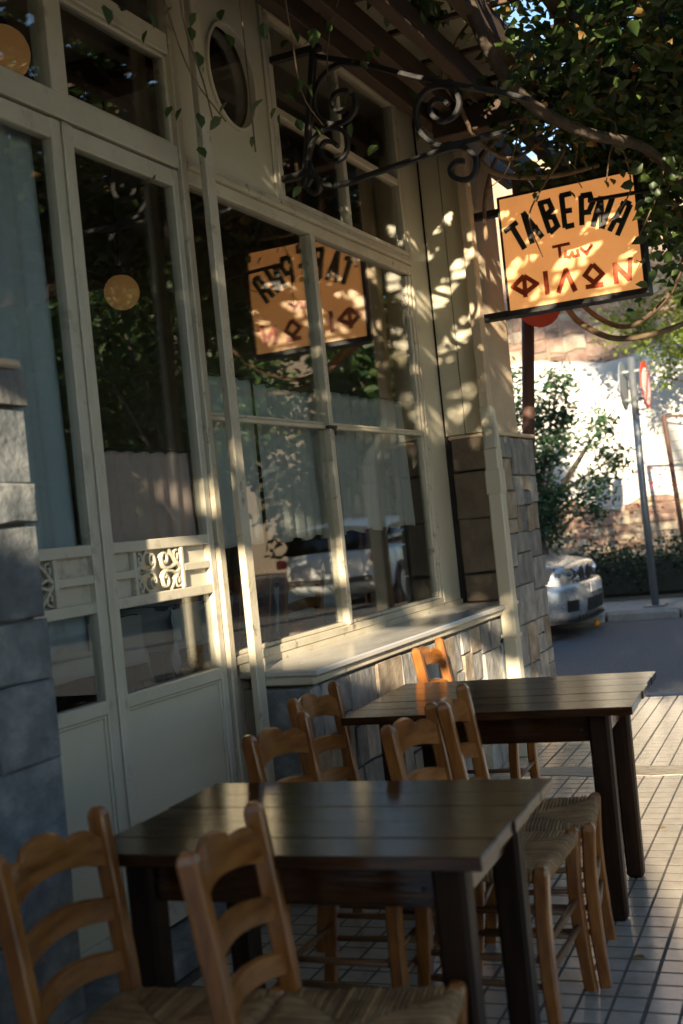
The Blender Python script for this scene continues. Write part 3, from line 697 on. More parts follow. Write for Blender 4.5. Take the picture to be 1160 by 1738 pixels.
def pendant(x, y, z, r, label):
    t = thing('pendant_lamp', label, 'lamp', (x, y, z), 0, 'amber globe lamps inside')
    put('globe', MB().ball((x, y, z), r, 20, 12), M['globe'], t, smooth=True)
    put('cord', MB().tube([(x, y, z+r), (x, y, 3.89)], .006, 6), M['iron'], t)
    put('lamp_cap', MB().tube([(x, y, z+r*.9), (x, y, z+r*1.25)], [r*.4, r*.25], 10), M['iron'], t)
pendant(-3.5, 5.18, 2.73, .092, 'amber globe lamp seen through the right door leaf')
pendant(-3.2, 6.78, 2.93, .085, 'amber globe lamp seen through the tall window beside the sign reflection')
pendant(-3.2, 4.02, 3.53, .12, 'amber globe lamp at the upper left behind the transom')
FI = .38
put('raised_floor', MB().box(-8.49, -2.80, -.49, 6.99, .061, FI), M['infloor'], bld)
def laid_table(x, y, label):
    t = thing('dining_table', label, 'table', (x, y, FI), 0, 'laid tables inside')
    put('table_top', MB().box(x-.4, x+.4, y-.4, y+.4, FI+.715, FI+.74, .004), M['table'], t)
    for sx in (-1, 1):
        for sy in (-1, 1): put('leg', MB().box(x+sx*.34-.025, x+sx*.34+.025, y+sy*.34-.025, y+sy*.34+.025, FI, FI+.715), M['table_leg'], t)
    n = 24; v = []; f = []
    for i in range(n+1):
        for j in range(n+1):
            a, b = -.62+1.24*i/n, -.62+1.24*j/n; ex, ey = max(0, abs(a)-.405), max(0, abs(b)-.405); d = math.hypot(ex, ey)
            px = max(-.405, min(.405, a))+math.copysign(ex*.10, a)+.012*math.sin(b*22)*(ex > 0); py = max(-.405, min(.405, b))+math.copysign(ey*.10, b)+.012*math.sin(a*22)*(ey > 0)
            v.append((x+px, y+py, FI+.743-max(ex, ey)*.98-min(ex, ey)*.55))
    for i in range(n):
        for j in range(n): a = i*(n+1)+j; f.append((a, a+n+1, a+n+2, a+1))
    o = put('tablecloth', MB().add(v, f), M['cloth'], None, True, True); md = o.modifiers.new('thickness', 'SOLIDIFY'); md.thickness = .002
    tag(o, 'white cloth draped over the '+label, 'tablecloth', 'white cloths inside')
laid_table(-3.45, 5.05, 'indoor table seen through the right door leaf')
laid_table(-3.35, 3.85, 'indoor table seen through the left door leaf')
laid_table(-3.60, 6.35, 'indoor table behind the far end of the window')
for x, y, rz, lab in ((-2.98, 5.50, R(175), 'dark chair inside, its back against the lower window pane'), (-3.0, 4.98, R(185), 'dark chair inside, seen between door and corner post'),
                      (-3.25, 5.72, R(95), 'dark chair inside, drawn up to a laid table behind the voile')):
    c = copy_tree(c0, (x, y, FI), rz, lab, 'chairs inside the taverna')

# ------------------------------------------------------------------ hanging sign, square to the facade
BRACKET = {
  'upright':[ (-2.143,3.626),(-2.267,2.957) ],
  'top':[ (-2.149,3.530),(-1.902,3.427),(-1.675,3.314),(-1.422,3.205),(-1.291,3.148),(-1.196,3.100) ],
  's1':[ (-1.911,3.430),(-2.030,3.469),(-2.121,3.435),(-2.172,3.368),(-2.181,3.291),(-2.152,3.240),(-2.088,3.207),(-2.020,3.218),(-1.982,3.261),(-1.985,3.314),(-2.025,3.345),(-2.073,3.340),(-2.092,3.305),(-2.072,3.265),(-2.034,3.260) ],
  's2':[ (-2.211,3.148),(-2.158,3.189),(-2.090,3.190),(-2.041,3.153),(-2.033,3.099),(-2.057,3.052),(-2.107,3.041),(-2.152,3.068),(-2.167,3.111),(-2.144,3.137),(-2.106,3.128),(-2.081,3.101) ],
  's3':[ (-1.308,2.991),(-1.445,2.990),(-1.559,2.991),(-1.628,3.011),(-1.684,3.070),(-1.703,3.143),(-1.686,3.215),(-1.628,3.256),(-1.566,3.253),(-1.516,3.220),(-1.501,3.161),(-1.528,3.114),(-1.582,3.101),(-1.623,3.132),(-1.636,3.177),(-1.607,3.200),(-1.572,3.191),(-1.553,3.166) ],
  's4':[ (-2.211,3.148),(-2.233,3.082),(-2.213,2.998),(-2.156,2.946),(-2.071,2.932),(-1.946,2.945),(-1.768,2.962),(-1.578,2.978),(-1.508,2.971),(-1.460,2.927),(-1.453,2.875),(-1.479,2.835),(-1.523,2.832),(-1.564,2.858),(-1.569,2.892),(-1.540,2.915),(-1.506,2.910) ],
  's5':[ (-2.262,2.956),(-2.229,2.993),(-2.195,2.985),(-2.196,2.933),(-2.227,2.922),(-2.254,2.945) ],
}
BLACK_LETTERS = [
  [[(-1.918,3.054),(-1.833,3.097)], [(-1.868,3.076),(-1.804,2.932)]],
  [[(-1.793,3.146),(-1.755,2.954)], [(-1.793,3.146),(-1.692,2.978)], [(-1.771,3.025),(-1.711,3.045)]],
  [[(-1.685,3.180),(-1.645,2.996)], [(-1.699,3.179),(-1.634,3.183),(-1.617,3.130),(-1.671,3.092)], [(-1.671,3.092),(-1.613,3.084),(-1.596,3.027),(-1.645,2.996)]],
  [[(-1.555,3.203),(-1.553,3.008)], [(-1.565,3.196),(-1.496,3.199)], [(-1.552,3.103),(-1.502,3.102)], [(-1.552,3.011),(-1.498,3.014)]],
  [[(-1.441,3.174),(-1.454,3.003)], [(-1.445,3.171),(-1.392,3.169),(-1.381,3.117),(-1.407,3.071),(-1.447,3.073)]],
  [[(-1.328,3.146),(-1.392,2.982)], [(-1.328,3.146),(-1.343,2.963)], [(-1.259,3.136),(-1.343,2.961)]],
  [[(-1.200,3.089),(-1.301,2.938)], [(-1.168,3.066),(-1.259,2.905)], [(-1.203,3.089),(-1.166,3.064)], [(-1.260,3.000),(-1.210,2.972)]],
]
SMALL_LETTERS = [
  [[(-1.640,2.910),(-1.535,2.912)], [(-1.599,2.911),(-1.598,2.837)]],
  [[(-1.562,2.877),(-1.570,2.842),(-1.544,2.833),(-1.526,2.859),(-1.521,2.833),(-1.491,2.835),(-1.496,2.871)]],
  [[(-1.478,2.876),(-1.443,2.835),(-1.407,2.885)]],
]
RED_LETTERS = [
  [[(-1.825,2.774),(-1.755,2.714),(-1.832,2.670),(-1.898,2.721),(-1.825,2.774)], [(-1.825,2.776),(-1.829,2.647)]],
  [[(-1.697,2.779),(-1.696,2.640)]],
  [[(-1.632,2.638),(-1.574,2.762),(-1.531,2.631)]],
  [[(-1.416,2.767),(-1.365,2.702),(-1.418,2.661),(-1.467,2.712),(-1.416,2.767)], [(-1.469,2.643),(-1.365,2.643)], [(-1.416,2.667),(-1.416,2.640)]],
  [[(-1.290,2.754),(-1.292,2.631)], [(-1.290,2.746),(-1.214,2.640)], [(-1.199,2.766),(-1.217,2.637)]],
]
SY = 6.90
sg = thing('hanging_sign', 'amber lightbox sign reading ΤΑΒΕΡΝΑ Των ΦΙΛΩΝ, fixed to the corner pier', 'sign', (-1.95, SY, 2.57))
sx0, sx1, sz0, sz1 = -1.942, -1.128, 2.572, 3.262
put('sign_panel', MB().box(sx0+.012, sx1-.012, SY+.002, SY+.008, sz0+.012, sz1-.012), M['sign'], sg)
put('back_panel', MB().box(sx0+.012, sx1-.012, SY+.118, SY+.124, sz0+.012, sz1-.012), M['sign'], sg)
for a in ((sx0, sx1, SY, SY+.126, sz0-.022, sz0+.0115), (sx0, sx1, SY+.0005, SY+.126, sz1-.0115, sz1+.004), (sx0-.004, sx0+.0115, SY-.0005, SY+.1265, sz0-.021, sz1+.003), (sx1-.0115, sx1+.016, SY-.0005, SY+.1265, sz0-.021, sz1+.003)):
    put('sign_frame', MB().box(*a, .003), M['iron'], sg, True)
put('mounting_arm', MB().box(-2.12, sx0-.005, SY+.03, SY+.09, 3.17, 3.21, .004), M['iron'], sg, True)
put('mounting_arm', MB().box(-2.12, sx0-.005, SY+.01, SY+.11, 2.55, 2.59, .004), M['iron'], sg, True)
put('tie_rod', MB().tube([(-1.40, SY-.02, 3.13), (-.7, SY-.05, 3.10)], .012, 6), M['iron'], sg)
def letter(strokes, w, mat, parent, name='letter'):
    mb = MB(); k = 0
    for st in strokes:
        for i in range(len(st)-1):
            a = Vector((st[i][0], 0, st[i][1])); b = Vector((st[i+1][0], 0, st[i+1][1])); d = (b-a).normalized(); n = Vector((-d.z, 0, d.x))
            ext = w*.42 if 0 < i or i < len(st)-2 else 0
            a2 = a-d*(w*.42 if i > 0 else 0); b2 = b+d*(w*.42 if i < len(st)-2 else 0)
            wa, wb = w*.5*rng.uniform(.92, 1.08), w*.5*rng.uniform(.92, 1.08)
            y1 = SY+.0025; y0 = SY-.0012-.00035*k; k += 1
            q = [a2+n*wa, b2+n*wb, b2-n*wb, a2-n*wa]
            v = [(p.x, y0, p.z) for p in q]+[(p.x, y1, p.z) for p in q]
            mb.add(v, [(0, 1, 2, 3), (7, 6, 5, 4), (0, 4, 5, 1), (1, 5, 6, 2), (2, 6, 7, 3), (3, 7, 4, 0)])
    put(name, mb, mat, parent, True)
for l in BLACK_LETTERS: letter(l, .031, M['letter_black'], sg)
for l in SMALL_LETTERS: letter(l, .017, M['letter_red'], sg)
for l in RED_LETTERS: letter(l, .027, M['letter_red'], sg)

# ------------------------------------------------------------------ wrought-iron bracket
ib = thing('iron_bracket', 'black wrought-iron scroll bracket in front of the upper window', 'bracket', (-2.2, 4.9, 2.95))
dy = {'upright': 0, 'top': .0, 's1': .006, 's2': -.004, 's3': .004, 's4': .002, 's5': 0}
for k, p in BRACKET.items():
    pts = bz([(x, 4.9+dy[k], z) for x, z in p], 6) if len(p) > 2 else [(x, 4.9, z) for x, z in p]
    if k == 'upright': put('upright_bar', MB().tube(pts, 1, sq=(.017, .014), up=(0, 1, 0)), M['iron'], ib)
    elif k == 'top': put('top_bar', MB().tube(pts, 1, sq=(.015, .011), up=(0, 1, 0)), M['iron'], ib)
    else: put('scroll', MB().tube(pts, 1, sq=(.014, .011 if k != 's2' else .009), up=(0, 1, 0)), M['iron'], ib)
put('fixing_plate', MB().box(-2.40, -2.22, 4.88, 4.92, 3.0, 3.03, .003), M['iron'], ib, True)
put('fixing_plate', MB().box(-2.40, -2.12, 4.88, 4.92, 3.55, 3.58, .003), M['iron'], ib, True)

# ------------------------------------------------------------------ pergola over the pavement
pg = thing('pergola', 'dark timber pergola of long beams roofing the pavement', 'pergola', (0, 4, 0))
for X in (-2.175, -2.01, -1.80, -1.50, -1.15, -.80, -.42, -.05, .35, .75, 1.15, 1.6, 2.05):
    e = rng.uniform(-.15, .15)
    put('beam', MB().box(X-.034, X+.034, -3.2+e, 8.2+e*.5, 3.64+rng.uniform(-.01, .01), 3.77, .006), M['beam'], pg, True)
for Y in (-2.8, -.3, 2.6, 6.35, 7.9):
    put('cross_beam', MB().box(-2.1, 2.35, Y-.05, Y+.05, 3.50, 3.638, .006), M['beam'], pg, True)
for Y in (-2.8, -.3, 2.6, 6.35, 7.9): put('pergola_post', MB().box(2.15, 2.26, Y-.055, Y+.055, 0, 3.499, .006), M['beam'], pg, True)
for k in range(24):
    Y = -2.8+k*.46
    put('lath', MB().box(-2.0, 2.3, Y-.014, Y+.014, 3.775, 3.80, .003), M['beam'], pg, True)

# ------------------------------------------------------------------ leaves and climbing vine
def leaf_cloud(name, P, mat, parent, s0=.04, s1=.075, flat=.35, aspect=.75, kind='stuff', fold=.18, seed=1):
    """P (n,3) leaf bases; every leaf a folded blade of its own"""
    g = np.random.default_rng(seed); P = np.asarray(P, float); n = len(P)
    d = g.normal(size=(n, 3)); d[:, 2] = d[:, 2]*.6-.35; d /= np.linalg.norm(d, axis=1)[:, None]
    nz = g.normal(size=(n, 3))*(1-flat); nz[:, 2] += flat*1.6
    b = np.cross(d, nz); b /= np.linalg.norm(b, axis=1)[:, None]+1e-9; nn = np.cross(b, d)
    s = g.uniform(s0, s1, n)[:, None]; w = aspect*.5
    def pt(a, c, h): return P+s*(a*d+c*w*b+h*nn)
    V = np.stack([pt(0, 0, 0), pt(.28, -.95, fold), pt(.68, -.72, fold), pt(1.05, 0, -.05), pt(.68, .72, fold), pt(.28, .95, fold), pt(.5, 0, 0)], 1).reshape(-1, 3)
    V -= np.array(wl(parent)[:])
    base = (np.arange(n)*7)[:, None]
    F = np.concatenate([base+np.array([[0, 6, 2, 1]]), base+np.array([[6, 3, 2, 2]])*0+np.array([[6, 3, 2, 2]])], 0) if False else None
    tri = np.array([[0, 6, 1], [1, 6, 2], [2, 6, 3], [0, 5, 6], [5, 4, 6], [4, 3, 6]])
    T = (base[:, :, None]+tri[None]).reshape(-1, 3)
    me = bpy.data.meshes.new(name); me.vertices.add(len(V)); me.vertices.foreach_set('co', V.ravel())
    me.loops.add(len(T)*3); me.loops.foreach_set('vertex_index', T.ravel().astype(np.int32))
    me.polygons.add(len(T)); me.polygons.foreach_set('loop_start', np.arange(0, len(T)*3, 3, dtype=np.int32)); me.polygons.foreach_set('loop_total', np.full(len(T), 3, dtype=np.int32))
    me.update(calc_edges=True); me.validate(); me.materials.append(mat)
    o = bpy.data.objects.new(name, me); col.objects.link(o)
    if parent: o.parent = parent
    if kind: o['kind'] = kind
    return o
vine = thing('climbing_vine', 'climbing vine covering the pergola above sign and window', 'vine', (0, 4.5, 0))
stems = []
def stem(pts, r0, r1, n=6, name='stem', mat=None):
    p = bz(pts, n); k = len(p); stems.append(p)
    put(name, MB().tube(p, [r0+(r1-r0)*i/(k-1) for i in range(k)], 7), mat or M['bark'], vine, smooth=True)
# the thick woody stems that show round the sign and bracket
stem([(-1.50, 5.0, 3.85), (-1.46, 5.3, 3.52), (-1.38, 5.6, 3.34), (-1.18, 5.9, 3.22), (-.95, 6.3, 3.18), (-.78, 6.8, 2.95), (-.70, 7.0, 2.7)], .034, .024, 6, 'stem', M['vinewood'])
stem([(-1.75, 6.9, 3.75), (-1.85, 6.6, 3.50), (-1.90, 6.5, 3.38), (-1.80, 6.6, 3.30), (-1.55, 6.75, 3.28), (-1.30, 6.8, 3.30)], .020, .014)
stem([(-1.72, 7.4, 2.66), (-1.60, 7.2, 2.50), (-1.40, 7.1, 2.36), (-1.18, 7.05, 2.33), (-.95, 7.1, 2.38), (-.75, 7.2, 2.50)], .020, .015)
stem([(-1.68, 7.4, 2.72), (-1.50, 7.3, 2.52), (-1.32, 7.2, 2.42), (-1.15, 7.1, 2.46), (-1.0, 7.0, 2.56), (-.9, 6.9, 2.72)], .017, .012)
stem([(-1.98, 6.72, 2.98), (-1.96, 6.7, 3.2), (-1.90, 6.75, 3.42), (-1.78, 6.8, 3.60), (-1.72, 6.7, 3.8)], .013, .010)
stem([(-1.90, 6.2, 3.62), (-1.85, 6.3, 3.44), (-1.74, 6.5, 3.36), (-1.62, 6.7, 3.46), (-1.5, 6.8, 3.6)], .014, .010)
for k in range(46):                                   # canes lying over the beams
    x, y = rng.uniform(-2.0, 1.6), rng.uniform(.6, 7.0); z = rng.uniform(3.72, 3.95); a = rng.uniform(-.9, .9)+math.pi/2*rng.choice((1, 1, -1)); pts = []
    for i in range(6):
        pts.append((x, y, z)); a += rng.uniform(-.6, .6); x += .32*math.cos(a); y += .32*math.sin(a); z = min(4.1, max(3.50, z+rng.uniform(-.12, .12)))
    stem(pts, rng.uniform(.008, .016), .004, 4, 'cane')
for k in range(26):                                   # canes drooping round the sign, towards the crossing street
    x, y = rng.uniform(-1.75, -.35), rng.uniform(6.3, 8.3); z = 3.75; pts = []; a = rng.uniform(0, 6.28)
    for i in range(6):
        pts.append((x, y, z)); x += rng.uniform(-.16, .18); y += rng.uniform(-.10, .18); z -= rng.uniform(.05, .24)
    if min(abs(p[1]-SY-.06) for p in pts) < .13: pts = [(p[0], p[1]+.45, p[2]) for p in pts]
    stem(pts, rng.uniform(.006, .011), .003, 4, 'cane')
P = []
for p in stems[6:52]:
    for q in p[::2]:
        for _ in range(5): P.append((q.x+rng.gauss(0, .09), q.y+rng.gauss(0, .09), q.z+rng.gauss(0, .05)))
g = np.random.default_rng(5)
def fill(n, x, y, z, holes=0.0, cell=.55, seed=3):
    h = np.random.default_rng(seed); Q = np.stack([h.uniform(*x, n), h.uniform(*y, n), h.uniform(*z, n)], 1)
    if holes:
        f = np.sin(Q[:, 0]*2*math.pi/cell+1.3*np.sin(Q[:, 1]*3.1))*np.sin(Q[:, 1]*2*math.pi/(cell*1.2)+1.1*np.sin(Q[:, 0]*2.7)); Q = Q[f > holes]
    return Q
can = np.concatenate([np.array(P), fill(9500, (-1.75, 2.2), (1.2, 8.3), (3.72, 4.15), -.45, .8, 3), fill(6500, (-2.0, 2.3), (-3.2, 1.3), (3.74, 4.1), -.6, .8, 13)])
can = np.concatenate([can, fill(5200, (-1.25, .6), (5.05, 8.4), (3.46, 4.15), -.6, .7, 23), fill(4200, (-1.6, 1.0), (8.0, 9.8), (3.2, 4.5), -.7, .7, 24), fill(2400, (-1.55, -.1), (5.3, 8.2), (3.36, 3.66), -.3, .6, 25)])
gap = (can[:, 0] > -1.3) & (can[:, 0] < .45) & (can[:, 1] > 2.3) & (can[:, 1] < 4.9)      # thin stretch of the vine, through which the sun reaches the sign
can = can[~(gap & (np.random.default_rng(4).random(len(can)) < .84))]
leaf_cloud('vine_foliage', can, M['vine'], vine, .05, .095, .45, seed=2)
D = []
for p in stems[52:]:
    for q in p:
        for _ in range(6): D.append((q.x+rng.gauss(0, .07), q.y+rng.gauss(0, .07), q.z+rng.gauss(0, .07)))
D = np.concatenate([np.array(D), fill(1500, (-1.02, -.25), (6.1, 8.2), (2.45, 3.8), -.2, .5, 8), fill(650, (-1.9, -.9), (7.1, 8.4), (3.0, 3.8), -.1, .5, 9)])
D = D[~((np.abs(D[:, 1]-SY-.05) < .14) & (D[:, 0] < -1.08) & (D[:, 2] < 3.28))]
D = D[~((D[:, 0] < -1.95))]
D = D[~((D[:, 1] < 7.06) & (D[:, 0] < -1.06) & (D[:, 2] < 3.40))]
leaf_cloud('vine_foliage', D, M['vine'], vine, .05, .09, .3, seed=4)
leaf_cloud('vine_foliage', can[::9]+np.array([.03, .02, -.05]), M['dry'], vine, .04, .07, .3, seed=6)
# sprays of leaves that hang before the transom, the oval panel and the top of the sign: every leaf a part
def one_leaf(): 
    mb = MB(); mb.add([(0, 0, 0), (.3, -.36, .10), (.68, -.30, .09), (1.05, 0, -.06), (.68, .30, .09), (.3, .36, .10), (.5, 0, 0)], [(0, 6, 1), (1, 6, 2), (2, 6, 3), (0, 5, 6), (5, 4, 6), (4, 3, 6)]); return mb
L0 = None
def spray(pts, n, s=(.045, .072), r=.0032):
    global L0
    p = bz(pts, 5); put('hanging_stem', MB().tube(p, r, 5), M['bark'], vine)
    for k in range(n):
        q = p[rng.randrange(len(p)//4, len(p))]
        if L0 is None: L0 = put('leaf', one_leaf(), M['vine'], vine); L0.location = (0, 0, 0); o = L0
        else: o = L0.copy(); col.objects.link(o); o.parent = vine
        o.location = Vector((q.x+rng.gauss(0, .018), q.y+rng.gauss(0, .018), q.z+rng.gauss(0, .015)))-wl(vine)
        z = rng.uniform(*s); o.scale = (z, z, z); o.rotation_euler = (rng.uniform(-.7, .7), rng.uniform(.4, 1.5), rng.uniform(0, 6.28))
spray([(-1.95, 3.55, 3.62), (-2.0, 3.50, 3.40), (-2.02, 3.52, 3.18), (-2.0, 3.58, 2.98), (-2.0, 3.62, 2.86)], 12)
spray([(-1.90, 3.2, 3.55), (-1.98, 3.30, 3.30), (-2.02, 3.45, 3.12), (-2.06, 3.62, 3.02), (-2.1, 3.9, 2.95)], 9)
spray([(-1.95, 3.9, 3.70), (-2.0, 3.92, 3.50), (-2.03, 3.98, 3.25), (-2.05, 4.02, 2.98), (-2.06, 4.04, 2.86)], 14)
spray([(-1.85, 4.1, 3.68), (-1.92, 4.15, 3.50), (-1.98, 4.3, 3.38), (-2.05, 4.5, 3.22), (-2.08, 4.75, 3.16)], 9)
spray([(-1.9, 4.75, 3.75), (-2.0, 4.8, 3.64), (-2.07, 4.86, 3.52), (-2.1, 4.9, 3.40)], 12)
spray([(-1.35, 6.55, 3.48), (-1.40, 6.72, 3.38), (-1.44, 6.78, 3.28), (-1.41, 6.80, 3.19)], 22, (.05, .075))
spray([(-1.50, 6.6, 3.46), (-1.48, 6.74, 3.38), (-1.45, 6.80, 3.28)], 12, (.05, .07))

# ------------------------------------------------------------------ across the crossing street
M['pole'] = plain('galvanised_pole', (.20, .22, .23), .5, .6)
M['sign_red'] = plain('sign_red', (.60, .07, .03), .4)
M['sign_white'] = plain('sign_white', (.72, .70, .66), .4)
M['sign_back'] = plain('sign_back_grey', (.26, .30, .33), .5, .3)
M['rust'] = plain('rusty_brown_steel', (.075, .035, .025), .7, 0, 0, .4)
tp = thing('sign_pole', 'grey street pole with two round signs on the far pavement', 'sign pole', (-2.79, 15.27, 0))
put('pole', MB().tube([(-2.79, 15.27, 0), (-2.80, 15.27, 1.5), (-2.78, 15.27, 3.17)], .048, 12), M['pole'], tp, smooth=True)
put('base_plate', MB().box(-2.92, -2.66, 15.14, 15.40, .005, .03, .005), M['pole'], tp)
nA = Vector((.999, -.01, 0)); c = Vector((-2.62, 15.22, 2.80))
put('round_sign', MB().disc(c, nA, .30, .01, 28), M['sign_red'], tp, smooth=False)
put('sign_face', MB().disc(c+nA*.006-Vector((0, 0, .02)), nA, .235, .006, 28), M['sign_white'], tp)
put('sign_bar', MB().add([tuple(c+nA*.0115+Vector((.01, .999, 0))*u+Vector((0, 0, w_))) for u, w_ in ((-.15, -.20), (-.09, -.23), (.17, .12), (.11, .16))], [(0, 1, 2, 3)]), M['sign_red'], tp)
nB = Vector((-.996, -.02, 0)); c2 = Vector((-2.90, 15.25, 2.82))
put('round_sign', MB().disc(c2, nB, .31, .012, 28), M['sign_back'], tp)
for z in (2.98, 2.62): put('sign_clamp', MB().box(-2.90, -2.60, 15.24, 15.29, z, z+.03), M['pole'], tp, True)
bp_ = thing('leaning_post', 'dark brown leaning post with a red disc beyond the corner pier', 'post', (-2.47, 8.3, 0))
put('post', MB().tube([(-2.47, 8.3, 0), (-2.28, 8.3, 1.94), (-2.17, 8.3, 3.05)], .046, 10), M['rust'], bp_, smooth=True)
put('red_disc', MB().disc((-2.10, 8.24, 2.86), (.75, -.66, 0), .20, .012, 24), M['sign_red'], bp_)

# the ruined wall: rubble below, plaster in the middle, rubble and brick above
M['rubble'] = pmat('ochre_rubble', [(.25, (.28, .21, .15)), (.5, (.42, .34, .25)), (.75, (.54, .47, .38))], 5, (.8, .95), .7, 18, tint=.3)
M['rubble_red'] = pmat('reddish_rubble', [(.25, (.20, .115, .08)), (.5, (.30, .19, .14)), (.75, (.42, .31, .24))], 5, (.8, .95), .7, 18, tint=.3)
M['oldplaster'] = pmat('old_white_plaster', [(.3, (.52, .50, .46)), (.65, (.68, .66, .61))], 1.6, (.8, .95), .5, 20, dirt=((.36, .34, .31), 1.2, .55, .75))
M['mortar2'] = pmat('earthy_mortar', [(.3, (.26, .19, .13)), (.7, (.36, .28, .20))], 6, (.9, .95), .6, 30)
rw = thing('ruined_wall', 'sunlit ruined wall of rubble and old white plaster behind the hedge', 'wall', (-4, 19.5, 0))
put('wall_core', MB().box(-16, -2.02, 19.5, 20.0, -.1, 7.2), M['mortar2'], rw)
edge = [(-16, 1.35)]+[(-15.6+.4*k, 1.36+.10*math.sin(k*1.7)+rng.uniform(-.07, .07)) for k in range(34)]+[(-2.03, 1.4)]
edge2 = [(-2.03, 3.7)]+[(-2.4-.4*k, 3.75+.10*math.sin(k*1.1)+rng.uniform(-.08, .08)) for k in range(34)]+[(-16, 3.7)]
put('plaster_coat', MB().prism(edge+edge2, lambda a, b, d: (a, 19.5-d, b), -.02, .035), M['oldplaster'], rw)
rs = []; split_rect(-6.4, -2.02, .05, 1.46, (.16, .12), (.42, .26), rs)
for r_ in rs: stone(r_, fy(19.5), rw, [(M['rubble'], .7), (M['rubble_red'], .3)], gap=.010, proud=.024, bev=.016, jit=.05)
rs = []; split_rect(-6.8, -2.02, 3.62, 5.2, (.13, .10), (.42, .30), rs)
for r_ in rs: stone(r_, fy(19.5), rw, [(M['rubble_red'], .75), (M['rubble'], .25)], gap=.010, proud=.024, bev=.016, jit=.05)
put('wall_pier', MB().box(-2.018, -1.4, 19.3, 20.0, -.1, 5.2, .03), M['mortar2'], rw)

# fence of welded mesh with rusty posts
fe = thing('wire_fence', 'thin wire-mesh fence with rusty posts before the ruined wall', 'fence', (-4, 17.5, 0))
fpost = [(-2.66, -2.80, 2.53), (-.6, -.62, 2.4), (-5.6, -5.62, 2.35)]
for xb, xt, zt in fpost: put('fence_post', MB().tube([(xb, 17.45, 0), (xt, 17.45, zt)], .035, 8), M['rust'], fe)
put('top_rail', MB().tube([(-2.80, 17.45, 2.52), (-1.6, 17.5, 2.40), (-.6, 17.45, 2.38)], .022, 8), M['rust'], fe)
w0 = None
for k in range(44):
    x = -6.0+k*.115
    if w0 is None: w0 = put('wire', MB().tube([(0, 17.5, .1), (0, 17.5, 2.32)], .0035, 4), M['rust'], fe); o = w0
    else: o = w0.copy(); col.objects.link(o)
    o.location.x = x-wl(fe).x
for k in range(16): put('wire', MB().tube([(-6.1, 17.505, .2+k*.14), (-3.5, 17.505, .185+k*.14), (-.7, 17.505, .2+k*.14)], .0035, 4), M['rust'], fe)

# hedge, citrus trees with fruit
def crown_points(n, blobs, seed, shell=.55):
    g = np.random.default_rng(seed); out = []
    tot = sum(b[3]*b[4]*b[5] for b in blobs)
    for (x, y, z, rx, ry, rz) in blobs:
        k = int(n*rx*ry*rz/tot); d = g.normal(size=(k, 3)); d /= np.linalg.norm(d, axis=1)[:, None]
        r = (shell+(1-shell)*g.random(k))[:, None]; r *= (1+.22*np.sin(d[:, :1]*7+x*3)*np.sin(d[:, 1:2]*6+z*5))
        out.append(np.array([x, y, z])+d*r*np.array([rx, ry, rz]))
    return np.concatenate(out)
hd = thing('hedge', 'low dark green hedge along the far pavement', 'hedge', (-3.5, 16.9, 0))
blobs = [(-6.5+.42*k, 16.95+rng.uniform(-.1, .1), .40+rng.uniform(-.03, .06), .38, .42, .43) for k in range(17)]
leaf_cloud('hedge_leaves', crown_points(11000, blobs, 3, .35), M['hedge'], hd, .045, .085, .3, .6, seed=8)
put('hedge_core', MB().box(-6.5, .2, 16.75, 17.15, .03, .52, .05), plain('dark_twigs', (.02, .022, .015), .95), hd)
leaf_cloud('flower_sprigs', crown_points(90, [(-4.4, 17.3, 1.0, .7, .2, .35), (-3.2, 17.3, 1.5, .6, .2, .5)], 9), plain('pink_flower', (.55, .08, .07), .6), hd, .04, .07, .3, seed=31)
def fruit_tree(name, label, x, y, trunk, blobs, n, nf, mat, seed, ls=(.06, .11)):
    t = thing(name, label, 'tree', (x, y, 0), 0, 'orange trees across the street'); lr = random.Random(seed)
    put('trunk', MB().tube(bz(trunk, 5), [.075-.045*i/(5*(len(trunk)-1)) for i in range(5*(len(trunk)-1)+1)], 9), M['trunk'], t, smooth=True)
    top = Vector(trunk[-1])
    for b in blobs:
        e = Vector(b[:3]); m_ = top.lerp(e, .5)+Vector((lr.uniform(-.1, .1), lr.uniform(-.1, .1), .1))
        put('limb', MB().tube(bz([top, m_, e], 4), [.032-.0025*i for i in range(9)], 6), M['trunk'], t, smooth=True)
    pts = crown_points(n, blobs, seed, .25)
    leaf_cloud('crown', pts, mat, t, *ls, .25, .5, seed=seed+1)
    g = np.random.default_rng(seed+2); f0 = None
    for q in pts[g.choice(len(pts), nf, replace=False)]:
        if f0 is None: f0 = put('orange', MB().ball((0, 0, 0), .042, 10, 7), M['orange'], t, smooth=True); o = f0
        else: o = f0.copy(); col.objects.link(o)
        o.location = Vector(q.tolist())-wl(t)-Vector((0, .05, .03))
    return t
fruit_tree('orange_tree', 'bushy orange tree rising behind the silver car', -4.55, 16.75, [(-4.55, 16.75, 0), (-4.5, 16.7, .6), (-4.6, 16.75, 1.1)],
           [(-4.55, 16.7, 1.15, .48, .4, .42), (-4.25, 16.6, 1.55, .42, .35, .30), (-4.7, 16.75, 1.9, .55, .42, .45), (-4.28, 16.65, 2.25, .45, .35, .38), (-4.5, 16.7, 2.7, .5, .4, .42), (-4.05, 16.7, 2.62, .30, .3, .25), (-4.1, 16.7, 3.1, .30, .3, .35), (-3.75, 16.6, 2.2, .20, .2, .16), (-3.45, 16.7, 1.95, .36, .25, .30), (-3.7, 16.65, 1.6, .34, .25, .3), (-3.55, 16.7, 2.45, .30, .25, .28), (-4.9, 16.7, 3.2, .4, .3, .35), (-3.75, 16.6, 1.25, .26, .2, .2)], 4600, 7, M['citrus'], 21)
